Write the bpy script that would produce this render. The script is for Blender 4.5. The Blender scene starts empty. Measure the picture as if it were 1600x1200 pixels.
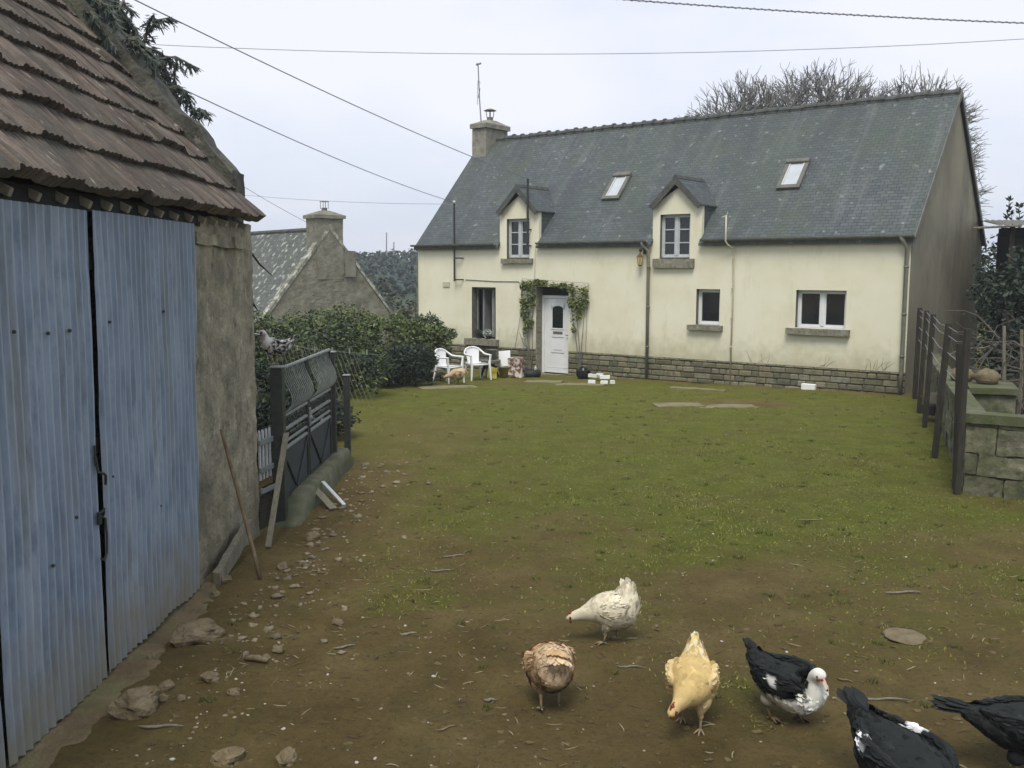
import bpy, math, random
import numpy as np
from mathutils import Vector, Matrix, noise as mnoise
R = math.radians
random.seed(7)
SC = bpy.context.scene
COL = SC.collection

# ------------------------------------------------------------------ camera
CAM_F, CAM_P, CAM_R, CAM_H = 1521.26, .1158, -.0023, 2.6
cam_d = bpy.data.cameras.new('camera')
cam = bpy.data.objects.new('camera', cam_d); COL.objects.link(cam)
cam_d.sensor_width = 36.0; cam_d.lens = CAM_F / 1600 * 36.0
cam_d.clip_start = .05; cam_d.clip_end = 3000
cam.location = (0, 0, CAM_H)
cam.rotation_mode = 'QUATERNION'
cam.rotation_quaternion = (Matrix.Rotation(math.pi/2 - CAM_P, 3, 'X') @ Matrix.Rotation(-CAM_R, 3, 'Z')).to_quaternion()
SC.camera = cam

# ------------------------------------------------------------------ world, sun, exposure
W = bpy.data.worlds.new("World"); SC.world = W; W.use_nodes = True
nt = W.node_tree; nt.nodes.clear()
SUN_EL, SUN_AZ = R(58), R(192)     # azimuth clockwise from +Y
sky = nt.nodes.new('ShaderNodeTexSky'); sky.sky_type = 'NISHITA'; sky.sun_disc = False
sky.sun_elevation = SUN_EL; sky.sun_rotation = SUN_AZ; sky.dust_density = 2.0
sc_ = nt.nodes.new('ShaderNodeVectorMath'); sc_.operation = 'SCALE'; sc_.inputs['Scale'].default_value = .12
nt.links.new(sky.outputs[0], sc_.inputs[0])
tc = nt.nodes.new('ShaderNodeTexCoord')
mp = nt.nodes.new('ShaderNodeMapping'); mp.inputs['Scale'].default_value = (1, 1, 2.6)
nz = nt.nodes.new('ShaderNodeTexNoise'); nz.inputs['Scale'].default_value = 1.7; nz.inputs['Detail'].default_value = 5; nz.inputs['Roughness'].default_value = .5
rp = nt.nodes.new('ShaderNodeValToRGB')
rp.color_ramp.elements[0].position = .33; rp.color_ramp.elements[0].color = (.52, .61, .80, 1)
rp.color_ramp.elements[1].position = .66; rp.color_ramp.elements[1].color = (.84, .845, .895, 1)
nt.links.new(tc.outputs['Generated'], mp.inputs[0]); nt.links.new(mp.outputs[0], nz.inputs['Vector']); nt.links.new(nz.outputs[0], rp.inputs[0])
mx = nt.nodes.new('ShaderNodeMix'); mx.data_type = 'RGBA'; mx.inputs[0].default_value = .88
nt.links.new(sc_.outputs[0], mx.inputs[6]); nt.links.new(rp.outputs[0], mx.inputs[7])
bg = nt.nodes.new('ShaderNodeBackground'); bg.inputs[1].default_value = .93
wo = nt.nodes.new('ShaderNodeOutputWorld')
nt.links.new(mx.outputs[2], bg.inputs[0]); nt.links.new(bg.outputs[0], wo.inputs[0])
sun_d = bpy.data.lights.new('sun', 'SUN'); sun_d.energy = 2.3; sun_d.angle = R(24); sun_d.color = (1, .95, .86)
sun = bpy.data.objects.new('sun', sun_d); COL.objects.link(sun)
sdir = Vector((math.sin(SUN_AZ)*math.cos(SUN_EL), math.cos(SUN_AZ)*math.cos(SUN_EL), math.sin(SUN_EL)))
sun.rotation_euler = sdir.to_track_quat('Z', 'Y').to_euler(); sun.location = (0, 0, 30)
vs = SC.view_settings
vs.view_transform = 'Standard'; vs.look = 'None'; vs.exposure = 0.40; vs.gamma = 1; vs.use_curve_mapping = False

# ------------------------------------------------------------------ helpers
def at(x, y, Y):
    """point of the photograph's pixel (x, y) at depth Y in front of the camera"""
    u, v = x-800, y-600
    u, v = u*math.cos(CAM_R)+v*math.sin(CAM_R), -u*math.sin(CAM_R)+v*math.cos(CAM_R)
    cp, sp = math.cos(CAM_P), math.sin(CAM_P)
    d = (u, CAM_F*cp-v*sp, -CAM_F*sp-v*cp); t = Y/d[1]
    return Vector((d[0]*t, Y, CAM_H+d[2]*t))
def sstep(a, b, x):
    t = min(max((x-a)/(b-a), 0), 1); return t*t*(3-2*t)
def gz(x, y):
    z = -.24*sstep(19, 29, y)
    z -= 1.3*sstep(30, 44, y)*sstep(2, -6, x)
    return z
def n3(x, y, z=0, s=1.0): return mnoise.noise(Vector((x*s, y*s, z*s)))
def fbm(x, y, z=0, s=1.0, o=4): 
    a = 0; k = 1
    for i in range(o): a += n3(x, y, z+i*7.3, s)*k; s *= 2.1; k *= .5
    return a

def tag(o, label=None, cat=None, group=None, kind=None):
    if label: o['label'] = label
    if cat: o['category'] = cat
    if group: o['group'] = group
    if kind: o['kind'] = kind
    return o
def thing(name, label, cat, loc=(0, 0, 0), rz=0, group=None):
    o = bpy.data.objects.new(name, None); COL.objects.link(o)
    o.location = loc; o.rotation_euler = (0, 0, rz); o.empty_display_size = .2
    return tag(o, label, cat, group)

class MB:
    def __init__(s): s.v = []; s.f = []; s.c = []
    def add(s, vs_, fs, col=None):
        n = len(s.v); s.v += [tuple(p) for p in vs_]; s.f += [tuple(i+n for i in f) for f in fs]
        s.c += [col if col is not None else (1, 1, 1)]*len(vs_)
        return s
    def box(s, x0, x1, y0, y1, z0, z1, col=None, M=None, bev=0.0):
        if bev > 0:
            b = min(bev, abs(x1-x0)*.45, abs(y1-y0)*.45, abs(z1-z0)*.45)
            P = []
            for z, k in ((z0, b), (z0+b, 0), (z1-b, 0), (z1, b)):
                P += [(x0+k, y0+b+k, z), (x0+b+k, y0+k, z), (x1-b-k, y0+k, z), (x1-k, y0+b+k, z),
                      (x1-k, y1-b-k, z), (x1-b-k, y1-k, z), (x0+b+k, y1-k, z), (x0+k, y1-b-k, z)]
            F = [tuple(range(7, -1, -1)), tuple(range(24, 32))]
            for r in range(3):
                for i in range(8): F.append((r*8+i, r*8+(i+1) % 8, r*8+8+(i+1) % 8, r*8+8+i))
        else:
            P = [(x0, y0, z0), (x1, y0, z0), (x1, y1, z0), (x0, y1, z0), (x0, y0, z1), (x1, y0, z1), (x1, y1, z1), (x0, y1, z1)]
            F = [(3, 2, 1, 0), (4, 5, 6, 7), (0, 1, 5, 4), (1, 2, 6, 5), (2, 3, 7, 6), (3, 0, 4, 7)]
        if M is not None: P = [M @ Vector(p) for p in P]
        return s.add(P, F, col)
    def tube(s, pts, rad, n=8, col=None, cap=True, flat=None):
        pts = [Vector(p) for p in pts]
        if not hasattr(rad, '__len__'): rad = [rad]*len(pts)
        V = []; F = []; up = None
        for i, p in enumerate(pts):
            a = pts[max(i-1, 0)]; b = pts[min(i+1, len(pts)-1)]; t = (b-a)
            if t.length < 1e-9: t = Vector((0, 0, 1))
            t.normalize()
            if up is None:
                up = t.orthogonal().normalized()
                if flat is not None:
                    up = (Vector(flat)-t*t.dot(Vector(flat))).normalized()
            up = (up-t*t.dot(up))
            if up.length < 1e-6: up = t.orthogonal()
            up.normalize(); w = t.cross(up)
            for k in range(n):
                a_ = 2*math.pi*k/n
                V.append(p+(up*math.cos(a_)+w*math.sin(a_))*rad[i])
        for i in range(len(pts)-1):
            for k in range(n): F.append((i*n+k, i*n+(k+1) % n, (i+1)*n+(k+1) % n, (i+1)*n+k))
        if cap: F.append(tuple(range(n-1, -1, -1))); F.append(tuple((len(pts)-1)*n+k for k in range(n)))
        return s.add(V, F, col)
    def lathe(s, prof, n=20, M=None, col=None):
        V = []; F = []
        for r, z in prof:
            for k in range(n):
                a = 2*math.pi*k/n; V.append(Vector((r*math.cos(a), r*math.sin(a), z)))
        for i in range(len(prof)-1):
            for k in range(n): F.append((i*n+k, i*n+(k+1) % n, (i+1)*n+(k+1) % n, (i+1)*n+k))
        if M is not None: V = [M @ v for v in V]
        return s.add(V, F, col)
    def prism(s, poly, axis, a, b, col=None):
        """poly of 2-tuples extruded along axis ('x','y','z') from a to b"""
        def P(p, t): return {'x': (t, p[0], p[1]), 'y': (p[0], t, p[1]), 'z': (p[0], p[1], t)}[axis]
        n = len(poly); V = [P(p, a) for p in poly]+[P(p, b) for p in poly]
        F = [tuple(range(n)), tuple(range(2*n-1, n-1, -1))]+[(i, n+i, n+(i+1) % n, (i+1) % n) for i in range(n)]
        return s.add(V, F, col)
    def ball(s, c, r, n=10, m=7, sc=(1, 1, 1), col=None, amp=0, seed=0, fs=2.0, M=None):
        V = [];F = []
        for j in range(m+1):
            th = math.pi*j/m
            for k in range(n):
                ph = 2*math.pi*k/n
                d = Vector((math.sin(th)*math.cos(ph), math.sin(th)*math.sin(ph), math.cos(th)))
                rr = r*(1+amp*mnoise.noise(d*fs+Vector((seed*3.7, seed, 0)))+amp*.4*mnoise.noise(d*fs*2.6+Vector((seed, 0, 5))))
                p = Vector((d.x*sc[0], d.y*sc[1], d.z*sc[2]))*rr
                if M is not None: p = M @ p
                V.append(p+Vector(c))
        for j in range(m):
            for k in range(n): F.append((j*n+k, (j+1)*n+k, (j+1)*n+(k+1) % n, j*n+(k+1) % n))
        return s.add(V, F, col)
    def rough(s, a, b, c, d, step, amp, seed=0, fs=1.5, col=None):
        """quad a-b-c-d as a grid displaced by positional noise"""
        a, b, c, d = map(Vector, (a, b, c, d))
        nu = max(1, int(max((b-a).length, (c-d).length)/step)); nv = max(1, int(max((d-a).length, (c-b).length)/step))
        V = []; F = []
        for j in range(nv+1):
            for i in range(nu+1):
                u = i/nu; v = j/nv
                p = (a*(1-u)+b*u)*(1-v)+(d*(1-u)+c*u)*v
                q = p*fs+Vector((seed, seed*2.3, 0))
                w = mnoise.noise_vector(q)+mnoise.noise_vector(q*3.1)*.45+mnoise.noise_vector(q*9)*.16
                V.append(p+w*amp)
        for j in range(nv):
            for i in range(nu): F.append((j*(nu+1)+i, j*(nu+1)+i+1, (j+1)*(nu+1)+i+1, (j+1)*(nu+1)+i))
        return s.add(V, F, col)
    def roughbox(s, x0, x1, y0, y1, z0, z1, step=.1, amp=.015, seed=0, fs=1.5, bottom=False, col=None):
        q = [((x0, y0), (x1, y0)), ((x1, y0), (x1, y1)), ((x1, y1), (x0, y1)), ((x0, y1), (x0, y0))]
        for p, r in q: s.rough((*p, z0), (*r, z0), (*r, z1), (*p, z1), step, amp, seed, fs, col)
        s.rough((x0, y0, z1), (x1, y0, z1), (x1, y1, z1), (x0, y1, z1), step, amp, seed, fs, col)
        return s
    def build(s, name, mat, parent=None, smooth=False, uv=None, loc=None, rot=None, colors=False):
        me = bpy.data.meshes.new(name); me.from_pydata(s.v, [], s.f); me.materials.append(mat)
        if smooth: me.polygons.foreach_set('use_smooth', [True]*len(me.polygons))
        if colors:
            at_ = me.attributes.new('Col', 'FLOAT_COLOR', 'POINT')
            arr = np.ones((len(s.v), 4), dtype=np.float32); arr[:, :3] = np.array(s.c, dtype=np.float32).reshape(-1, 3); at_.data.foreach_set('color', arr.ravel())
        if uv:
            ul = me.uv_layers.new(name='UVMap'); 
            for l in me.loops: ul.data[l.index].uv = uv(me.vertices[l.vertex_index].co)
        me.update()
        o = bpy.data.objects.new(name, me); COL.objects.link(o)
        if parent: o.parent = parent
        if loc is not None: o.location = loc
        if rot is not None: o.rotation_euler = rot
        return o

def quads_mesh(name, P, mat, cols=None, parent=None, k=4):
    """P: (N,k,3) array of polygons"""
    N = len(P); me = bpy.data.meshes.new(name)
    me.vertices.add(N*k); me.vertices.foreach_set('co', P.reshape(-1).astype(np.float32))
    me.loops.add(N*k); me.loops.foreach_set('vertex_index', np.arange(N*k, dtype=np.int32))
    me.polygons.add(N); me.polygons.foreach_set('loop_start', np.arange(0, N*k, k, dtype=np.int32))
    me.polygons.foreach_set('loop_total', np.full(N, k, dtype=np.int32))
    me.update(calc_edges=True); me.materials.append(mat)
    if cols is not None:
        a = me.attributes.new('Col', 'FLOAT_COLOR', 'POINT')
        c = np.ones((N, k, 4), dtype=np.float32); c[:, :, :3] = cols[:, None, :]; a.data.foreach_set('color', c.ravel())
    o = bpy.data.objects.new(name, me); COL.objects.link(o)
    if parent: o.parent = parent
    return o

# ------------------------------------------------------------------ materials
def pmat(name, cols, scale=3, rough=.85, bump=.3, bscale=40, stretch=(1, 1, 1), detail=6, pos=None, spec=.3, metallic=0,
         attr=False, extra=None, distort=0.0, bdist=.01):
    m = bpy.data.materials.new(name); m.use_nodes = True; t = m.node_tree; N = t.nodes; L = t.links
    b = N['Principled BSDF']; b.inputs['Roughness'].default_value = rough; b.inputs['Metallic'].default_value = metallic
    b.inputs['Specular IOR Level'].default_value = spec
    tcn = N.new('ShaderNodeTexCoord'); mpn = N.new('ShaderNodeMapping'); mpn.inputs['Scale'].default_value = stretch
    L.new(tcn.outputs['Object'], mpn.inputs[0])
    n = N.new('ShaderNodeTexNoise'); n.inputs['Scale'].default_value = scale; n.inputs['Detail'].default_value = detail
    n.inputs['Roughness'].default_value = .62; n.inputs['Distortion'].default_value = distort
    L.new(mpn.outputs[0], n.inputs['Vector'])
    r = N.new('ShaderNodeValToRGB'); L.new(n.outputs[0], r.inputs[0])
    if pos is None: pos = [.3+.4*i/max(1, len(cols)-1) for i in range(len(cols))]
    e = r.color_ramp.elements
    while len(e) < len(cols): e.new(.5)
    for i, c in enumerate(cols): e[i].position = pos[i]; e[i].color = (*c, 1)
    out = r.outputs[0]
    if attr:
        a = N.new('ShaderNodeAttribute'); a.attribute_name = 'Col'
        mm = N.new('ShaderNodeMix'); mm.data_type = 'RGBA'; mm.blend_type = 'MULTIPLY'; mm.inputs[0].default_value = 1
        L.new(out, mm.inputs[6]); L.new(a.outputs[0], mm.inputs[7]); out = mm.outputs[2]
    if extra:
        for (col, esc, lo, hi, fac, estr) in extra:   # overlaid blotches
            mp2 = N.new('ShaderNodeMapping'); mp2.inputs['Scale'].default_value = estr; L.new(tcn.outputs['Object'], mp2.inputs[0])
            n2 = N.new('ShaderNodeTexNoise'); n2.inputs['Scale'].default_value = esc; n2.inputs['Detail'].default_value = 7; n2.inputs['Roughness'].default_value = .7
            L.new(mp2.outputs[0], n2.inputs['Vector'])
            mr = N.new('ShaderNodeMapRange'); mr.inputs[1].default_value = lo; mr.inputs[2].default_value = hi; mr.inputs[4].default_value = fac
            L.new(n2.outputs[0], mr.inputs[0])
            mm = N.new('ShaderNodeMix'); mm.data_type = 'RGBA'; L.new(mr.outputs[0], mm.inputs[0]); L.new(out, mm.inputs[6]); mm.inputs[7].default_value = (*col, 1); out = mm.outputs[2]
    L.new(out, b.inputs['Base Color'])
    if bump:
        bn = N.new('ShaderNodeTexNoise'); bn.inputs['Scale'].default_value = bscale; bn.inputs['Detail'].default_value = 5
        L.new(mpn.outputs[0], bn.inputs['Vector'])
        bu = N.new('ShaderNodeBump'); bu.inputs['Strength'].default_value = bump; bu.inputs['Distance'].default_value = bdist
        L.new(bn.outputs[0], bu.inputs['Height']); L.new(bu.outputs[0], b.inputs['Normal'])
    return m
def out_of(m):  # socket feeding base colour
    b = m.node_tree.nodes['Principled BSDF']; return b.inputs['Base Color'].links[0].from_socket
ONE = (1, 1, 1)
M_ = {}
M_['render'] = pmat('cream_render', [(.64, .605, .44), (.70, .67, .51), (.74, .715, .57)], .8, .9, .35, 120, extra=[((.42, .40, .24), 2.2, .56, .8, .55, (1, 1, .35)), ((.80, .77, .62), 1.1, .55, .75, .4, ONE), ((.30,.27,.17), 9, .64, .76, .45, (1.6,1,.5)), ((.44, .42, .30), 3.0, .60, .74, .35, (2.4, 1, .16))], bdist=.006)
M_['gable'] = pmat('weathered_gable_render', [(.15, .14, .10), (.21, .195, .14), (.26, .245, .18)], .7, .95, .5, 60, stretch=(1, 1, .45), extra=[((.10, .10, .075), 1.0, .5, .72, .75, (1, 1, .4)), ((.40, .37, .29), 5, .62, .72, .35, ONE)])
M_['stone'] = pmat('rubble_stone', [(.55, .52, .45), (.85, .8, .68), (1.0, .97, .86)], 9, .95, .8, 45, attr=True, extra=[((.09, .10, .055), 3.2, .5, .7, .55, ONE)])
M_['mortar'] = pmat('dark_mortar', [(.07, .065, .045), (.12, .11, .08)], 8, .95, .6, 50)
M_['granite'] = pmat('granite_sill', [(.11, .105, .08), (.20, .19, .14), (.28, .27, .21)], 14, .9, .6, 60, extra=[((.10, .12, .06), 4, .55, .7, .6, ONE), ((.45, .44, .36), 11, .62, .7, .6, ONE)])
M_['white'] = pmat('white_paint', [(.66, .67, .66), (.74, .75, .74)], 4, .45, .05, 60, extra=[((.5, .5, .42), 5, .6, .8, .25, ONE)])
M_['oldwhite'] = pmat('aged_white_paint', [(.40, .42, .42), (.52, .54, .54)], 8, .6, .2, 80)
M_['glass'] = pmat('window_glass', [(.010, .012, .012), (.02, .024, .024)], 2, .06, 0, spec=.6)
M_['glass_sky'] = pmat('pale_skylight_pane', [(.42, .45, .46), (.50, .53, .54)], 3, .15, 0, spec=.5)  # pale grey tone for the skylight panes
M_['dark'] = pmat('dark_interior', [(.012, .011, .010), (.022, .020, .017)], 4, .9, 0)  # near-black, paints in the darkness of unlit interiors
M_['zinc'] = pmat('weathered_zinc', [(.085, .09, .075), (.13, .13, .11), (.17, .17, .14)], 5, .6, .2, 40, stretch=(1, 1, .3))
M_['pipe_grey'] = pmat('grey_green_pipe', [(.13, .13, .095), (.19, .185, .14)], 6, .6, .2, 40)
M_['pipe_pale'] = pmat('pale_pipe', [(.42, .40, .29), (.52, .49, .36)], 6, .6, .1, 40)
M_['iron'] = pmat('dark_painted_iron', [(.022, .026, .022), (.045, .05, .042)], 12, .55, .3, 60, extra=[((.11, .12, .10), 14, .6, .75, .6, ONE)])
M_['iron_blue'] = pmat('grey_blue_sheet_iron', [(.030, .040, .045), (.055, .068, .075)], 3, .6, .2, 30, extra=[((.10, .115, .11), 6, .56, .8, .6, (1, 1, .4))])
M_['iron_pale'] = pmat('worn_grey_iron', [(.14, .16, .15), (.24, .26, .24)], 16, .55, .2, 60)
M_['wood_dark'] = pmat('dark_weathered_wood', [(.020, .018, .013), (.05, .045, .032)], 7, .9, .6, 30, stretch=(5, 5, .5))
M_['wood_grey'] = pmat('grey_weathered_wood', [(.13, .12, .085), (.23, .21, .155)], 6, .9, .6, 25, stretch=(5, 5, .6), extra=[((.09, .10, .045), 5, .5, .7, .5, ONE)])
M_['wood_pole'] = pmat('brown_stick_wood', [(.10, .07, .038), (.20, .15, .09)], 10, .85, .5, 30, stretch=(3, 3, .4))
M_['rafter'] = pmat('sawn_rafter_ends', [(.20, .19, .15), (.34, .32, .26)], 12, .9, .4, 30)
M_['beam'] = pmat('old_lintel_beam', [(.018, .020, .020), (.04, .042, .038)], 6, .9, .6, 20, stretch=(.6, 4, 4))
M_['plastic'] = pmat('white_garden_plastic', [(.74, .75, .75), (.80, .81, .81)], 3, .35, .03, 30, spec=.5)
M_['concrete'] = pmat('mossy_concrete', [(.065, .066, .040), (.105, .105, .068), (.155, .152, .105)], 3.5, .95, .6, 40, extra=[((.062, .080, .022), 2.4, .42, .62, .85, ONE), ((.34, .34, .28), 9, .62, .72, .5, ONE)])
M_['blocks'] = pmat('concrete_blocks', [(.09, .09, .062), (.16, .155, .11), (.25, .24, .18)], 4.5, .95, .6, 40, attr=True, extra=[((.060, .075, .026), 2.4, .42, .60, .85, ONE), ((.05, .05, .038), 5, .54, .66, .7, ONE), ((.34, .34, .28), 9, .6, .7, .4, ONE)])
M_['rock'] = pmat('field_rock', [(.10, .078, .042), (.165, .13, .075), (.22, .18, .115)], 9, .95, .9, 40, extra=[((.12, .12, .055), 4, .5, .7, .5, ONE)], bdist=.02)
M_['apron'] = pmat('crumbling_apron', [(.095, .068, .034), (.135, .10, .052), (.18, .14, .08)], 4, .95, .9, 30, extra=[((.14, .155, .06), 2.5, .48, .66, .7, ONE), ((.10, .075, .04), 7, .55, .7, .6, ONE)], bdist=.02)
M_['leaf'] = pmat('foliage', [(.75, .75, .75), (1.1, 1.1, 1.1)], 6, .6, 0, attr=True, spec=.25)
M_['bark'] = pmat('bare_bark', [(.10, .095, .075), (.17, .16, .13)], 5, .95, .4, 20)
M_['far_bark'] = pmat('grey_far_bark', [(.13, .13, .115), (.19, .19, .17)], 2, .95, 0)
M_['wire'] = pmat('wire', [(.20, .20, .22), (.27, .27, .30)], 5, .6, 0)
M_['feather'] = pmat('plumage', [(.82, .82, .82), (1.05, 1.05, 1.05)], 25, .8, .35, 90, attr=True, spec=.2, bdist=.004)
M_['comb'] = pmat('red_comb', [(.16, .022, .016), (.27, .04, .03)], 30, .5, .4, 120)
M_['beak'] = pmat('horn_beak', [(.28, .20, .10), (.4, .32, .18)], 20, .5, .1, 50)
M_['legskin'] = pmat('scaly_leg_skin', [(.20, .15, .08), (.32, .25, .15)], 30, .7, .5, 150)
M_['legdark'] = pmat('dark_duck_leg', [(.08, .055, .03), (.20, .14, .07)], 25, .7, .5, 150)
M_['eye'] = pmat('eye', [(.006, .005, .004), (.01, .008, .006)], 5, .1, 0)
M_['yellow'] = pmat('faded_yellow_plastic', [(.38, .32, .05), (.52, .44, .09)], 6, .5, .1, 30)
M_['green_yellow'] = pmat('mustard_bucket_plastic', [(.24, .22, .05), (.33, .30, .08)], 6, .5, .1, 30)
M_['black'] = pmat('black_plastic', [(.014, .015, .013), (.03, .03, .027)], 8, .6, .2, 40)
M_['sack'] = pmat('printed_sack', [(.09, .045, .035), (.22, .14, .11), (.55, .50, .44)], 9, .7, .6, 30, pos=[.38, .5, .56])
M_['poly'] = pmat('polystyrene', [(.70, .72, .66), (.80, .81, .76)], 8, .9, .3, 90)
M_['slab'] = pmat('mossy_paving_slab', [(.16, .14, .075), (.24, .21, .12)], 6, .95, .6, 40, extra=[((.10, .12, .035), 3, .48, .6, .75, ONE)])
M_['brass'] = pmat('old_brass_lantern', [(.10, .06, .02), (.2, .13, .05)], 10, .5, .2, 60, metallic=.4)
M_['lampglass'] = pmat('amber_lantern_glass', [(.5, .42, .2), (.6, .52, .3)], 6, .2, 0)
M_['ivory'] = pmat('lace_curtain', [(.10, .11, .105), (.30, .31, .29)], 30, .9, 0, stretch=(1, 1, .35))

# slate roof: slates laid by UV metres
def slate_mat(name, c1, c2, lichen, green, bw=.19, bh=.095, more=0.):
    m = bpy.data.materials.new(name); m.use_nodes = True; t = m.node_tree; N = t.nodes; L = t.links
    b = N['Principled BSDF']; b.inputs['Roughness'].default_value = .62; b.inputs['Specular IOR Level'].default_value = .35
    uvn = N.new('ShaderNodeUVMap'); uvn.uv_map = 'UVMap'
    wn = N.new('ShaderNodeTexNoise'); wn.inputs['Scale'].default_value = 5; L.new(uvn.outputs[0], wn.inputs['Vector'])
    va = N.new('ShaderNodeVectorMath'); va.operation = 'MULTIPLY_ADD'; va.inputs[1].default_value = (.03, .03, 0); L.new(wn.outputs[1], va.inputs[0]); L.new(uvn.outputs[0], va.inputs[2])
    br = N.new('ShaderNodeTexBrick'); br.inputs['Scale'].default_value = 1; br.inputs['Brick Width'].default_value = bw; br.inputs['Row Height'].default_value = bh
    br.inputs['Mortar Size'].default_value = .007; br.inputs['Mortar Smooth'].default_value = .6; br.inputs['Bias'].default_value = 0
    br.inputs['Color1'].default_value = (*c1, 1); br.inputs['Color2'].default_value = (*c2, 1); br.inputs['Mortar'].default_value = (c1[0]*.45, c1[1]*.45, c1[2]*.45, 1)
    L.new(va.outputs[0], br.inputs['Vector']); out = br.outputs[0]
    def over(col, scl, lo, hi, fac, st, det=6, ro=.65):
        nonlocal out
        mp2 = N.new('ShaderNodeMapping'); mp2.inputs['Scale'].default_value = st; L.new(uvn.outputs[0], mp2.inputs[0])
        n2 = N.new('ShaderNodeTexNoise'); n2.inputs['Scale'].default_value = scl; n2.inputs['Detail'].default_value = det; n2.inputs['Roughness'].default_value = ro
        L.new(mp2.outputs[0], n2.inputs['Vector'])
        mr = N.new('ShaderNodeMapRange'); mr.inputs[1].default_value = lo; mr.inputs[2].default_value = hi; mr.inputs[4].default_value = fac; L.new(n2.outputs[0], mr.inputs[0])
        mm = N.new('ShaderNodeMix'); mm.data_type = 'RGBA'; L.new(mr.outputs[0], mm.inputs[0]); L.new(out, mm.inputs[6]); mm.inputs[7].default_value = (*col, 1); out = mm.outputs[2]
    over((.046, .050, .060), 1.1, .46, .70, .8, (1, .35, 1))
    over((.085, .070, .080), 2.6, .54, .72, .45, (1.2, .3, 1))
    over(green, .5, .42, .64, .6, (1, .5, 1))
    over(green, 3.5, .5, .75, .5, (1, .3, 1))
    over((.16, .17, .16), 1.9, .52, .76, .5, (1.5, .22, 1))
    over(lichen, 4.5-12*more, .62-more*.55, .70-more*.5, .7, ONE, 5, .6)
    over(lichen, 13, .69, .74, .75, ONE, 4, .6)
    L.new(out, b.inputs['Base Color'])
    bu = N.new('ShaderNodeBump'); bu.inputs['Strength'].default_value = .8; bu.inputs['Distance'].default_value = .012
    L.new(br.outputs['Fac'], bu.inputs['Height']); bu.invert = True
    L.new(bu.outputs[0], b.inputs['Normal'])
    return m
M_['slate'] = slate_mat('slate_roofing', (.062, .075, .080), (.095, .110, .112), (.26, .28, .25), (.070, .090, .060))
M_['old_slate'] = slate_mat('lichened_old_slate', (.075, .078, .066), (.11, .115, .095), (.50, .52, .45), (.07, .085, .05), .3, .2, .12)
M_['ridge'] = pmat('ridge_tile_clay', [(.055, .06, .055), (.10, .105, .095)], 6, .9, .5, 40, extra=[((.20, .21, .18), 7, .58, .7, .5, ONE)])

# ------------------------------------------------------------------ ground, one sheet to the horizon
def grassmask(x, y):
    n = fbm(x, y, 1.7, .9, 4)
    m = .12*sstep(5.2, 6.5, y+.9*n)+.88*sstep(6.2, 10.6, y+2.3*n+.10*x); m *= 1-.38*sstep(1.5, -1.5, x+.8*n)*sstep(21, 15, y)
    m = max(m, .55*sstep(.25, .5, n+.35*fbm(x+9, y, 3, .5, 2))*sstep(5.2, 6.2, y)*sstep(.2, -.6, x))
    left = -1.75+.35*fbm(0, y, 4, .7, 3)
    if y < 16: m *= 1-sstep(left+.9, left-.1, x)*sstep(14.5, 11.8, y)*.95
    # worn spots and the scratched strip before the facade
    def spot(cx, cy, rx, ry, k):
        nonlocal m
        d = math.hypot((x-cx)/rx, (y-cy)/ry)+.35*n; m *= 1-k*sstep(1.1, .5, d)
    spot(4.3, 19.2, 1.8, .8, .85); spot(.9, 23.8, 2.2, .8, .7); spot(-1.6, 22.6, 1.2, .6, .7); spot(-.9, 15, 1.3, 1.5, .28); spot(6.5, 11, 1.6, 1, .4)
    spot(1.6, 7.9, 1.2, .4, .5); spot(4.6, 9.2, 1.2, .5, .5)
    d = (-(x-8.43)*.6176-(y-20.76)*.7865)   # distance in front of the facade
    if -1 < d < 1: m *= 1-.7*sstep(.8, .1, d+.3*n)
    return min(max(m, 0), 1)
def coords(a, b, st, ext):
    c = list(np.arange(a, b+1e-6, st)); lo = []; hi = []; k = st*1.6; p = a
    while p > -ext: p -= k; lo.append(p); k *= 1.35
    k = st*1.6; p = b
    while p < ext: p += k; hi.append(p); k *= 1.35
    return lo[::-1]+c+hi
gx = coords(-5, 9.5, .065, 700); gy = coords(9.0, 27, .085, 900); gy = [y for y in gy if y < 2.9]+list(np.arange(3.0, 9.0, .045))+[y for y in gy if y >= 9.0]
V = []; GM = []
for y in gy:
    for x in gx:
        near = -6 < x < 10.5 and 3 < y < 28
        h = gz(x, y)
        if near:
            h += .028*fbm(x, y, 0, .8, 3)+.012*fbm(x, y, 5, 3.6, 3)+.006*n3(x, y, 2, 13)
            if y < 12: h += (.008*fbm(x, y, 11, 8, 2)-.016*max(0, n3(x, y, 21, 3.1)-.35)+.010*max(0, n3(x, y, 31, 5.0)-.3))*sstep(12, 9, y)
            GM.append(grassmask(x, y))
        else: GM.append(.8 if y > 3 else 0)
        V.append((x, y, h-.012))
nx = len(gx)
F = [(j*nx+i, j*nx+i+1, (j+1)*nx+i+1, (j+1)*nx+i) for j in range(len(gy)-1) for i in range(nx-1)]
me = bpy.data.meshes.new('ground'); me.from_pydata(V, [], F)
a = me.attributes.new('grass', 'FLOAT', 'POINT'); a.data.foreach_set('value', GM)
me.polygons.foreach_set('use_smooth', [True]*len(me.polygons))
m = bpy.data.materials.new('yard_earth_and_turf'); m.use_nodes = True; t = m.node_tree; N = t.nodes; L = t.links
b = N['Principled BSDF']; b.inputs['Roughness'].default_value = .95; b.inputs['Specular IOR Level'].default_value = .15
tcn = N.new('ShaderNodeTexCoord')
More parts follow.
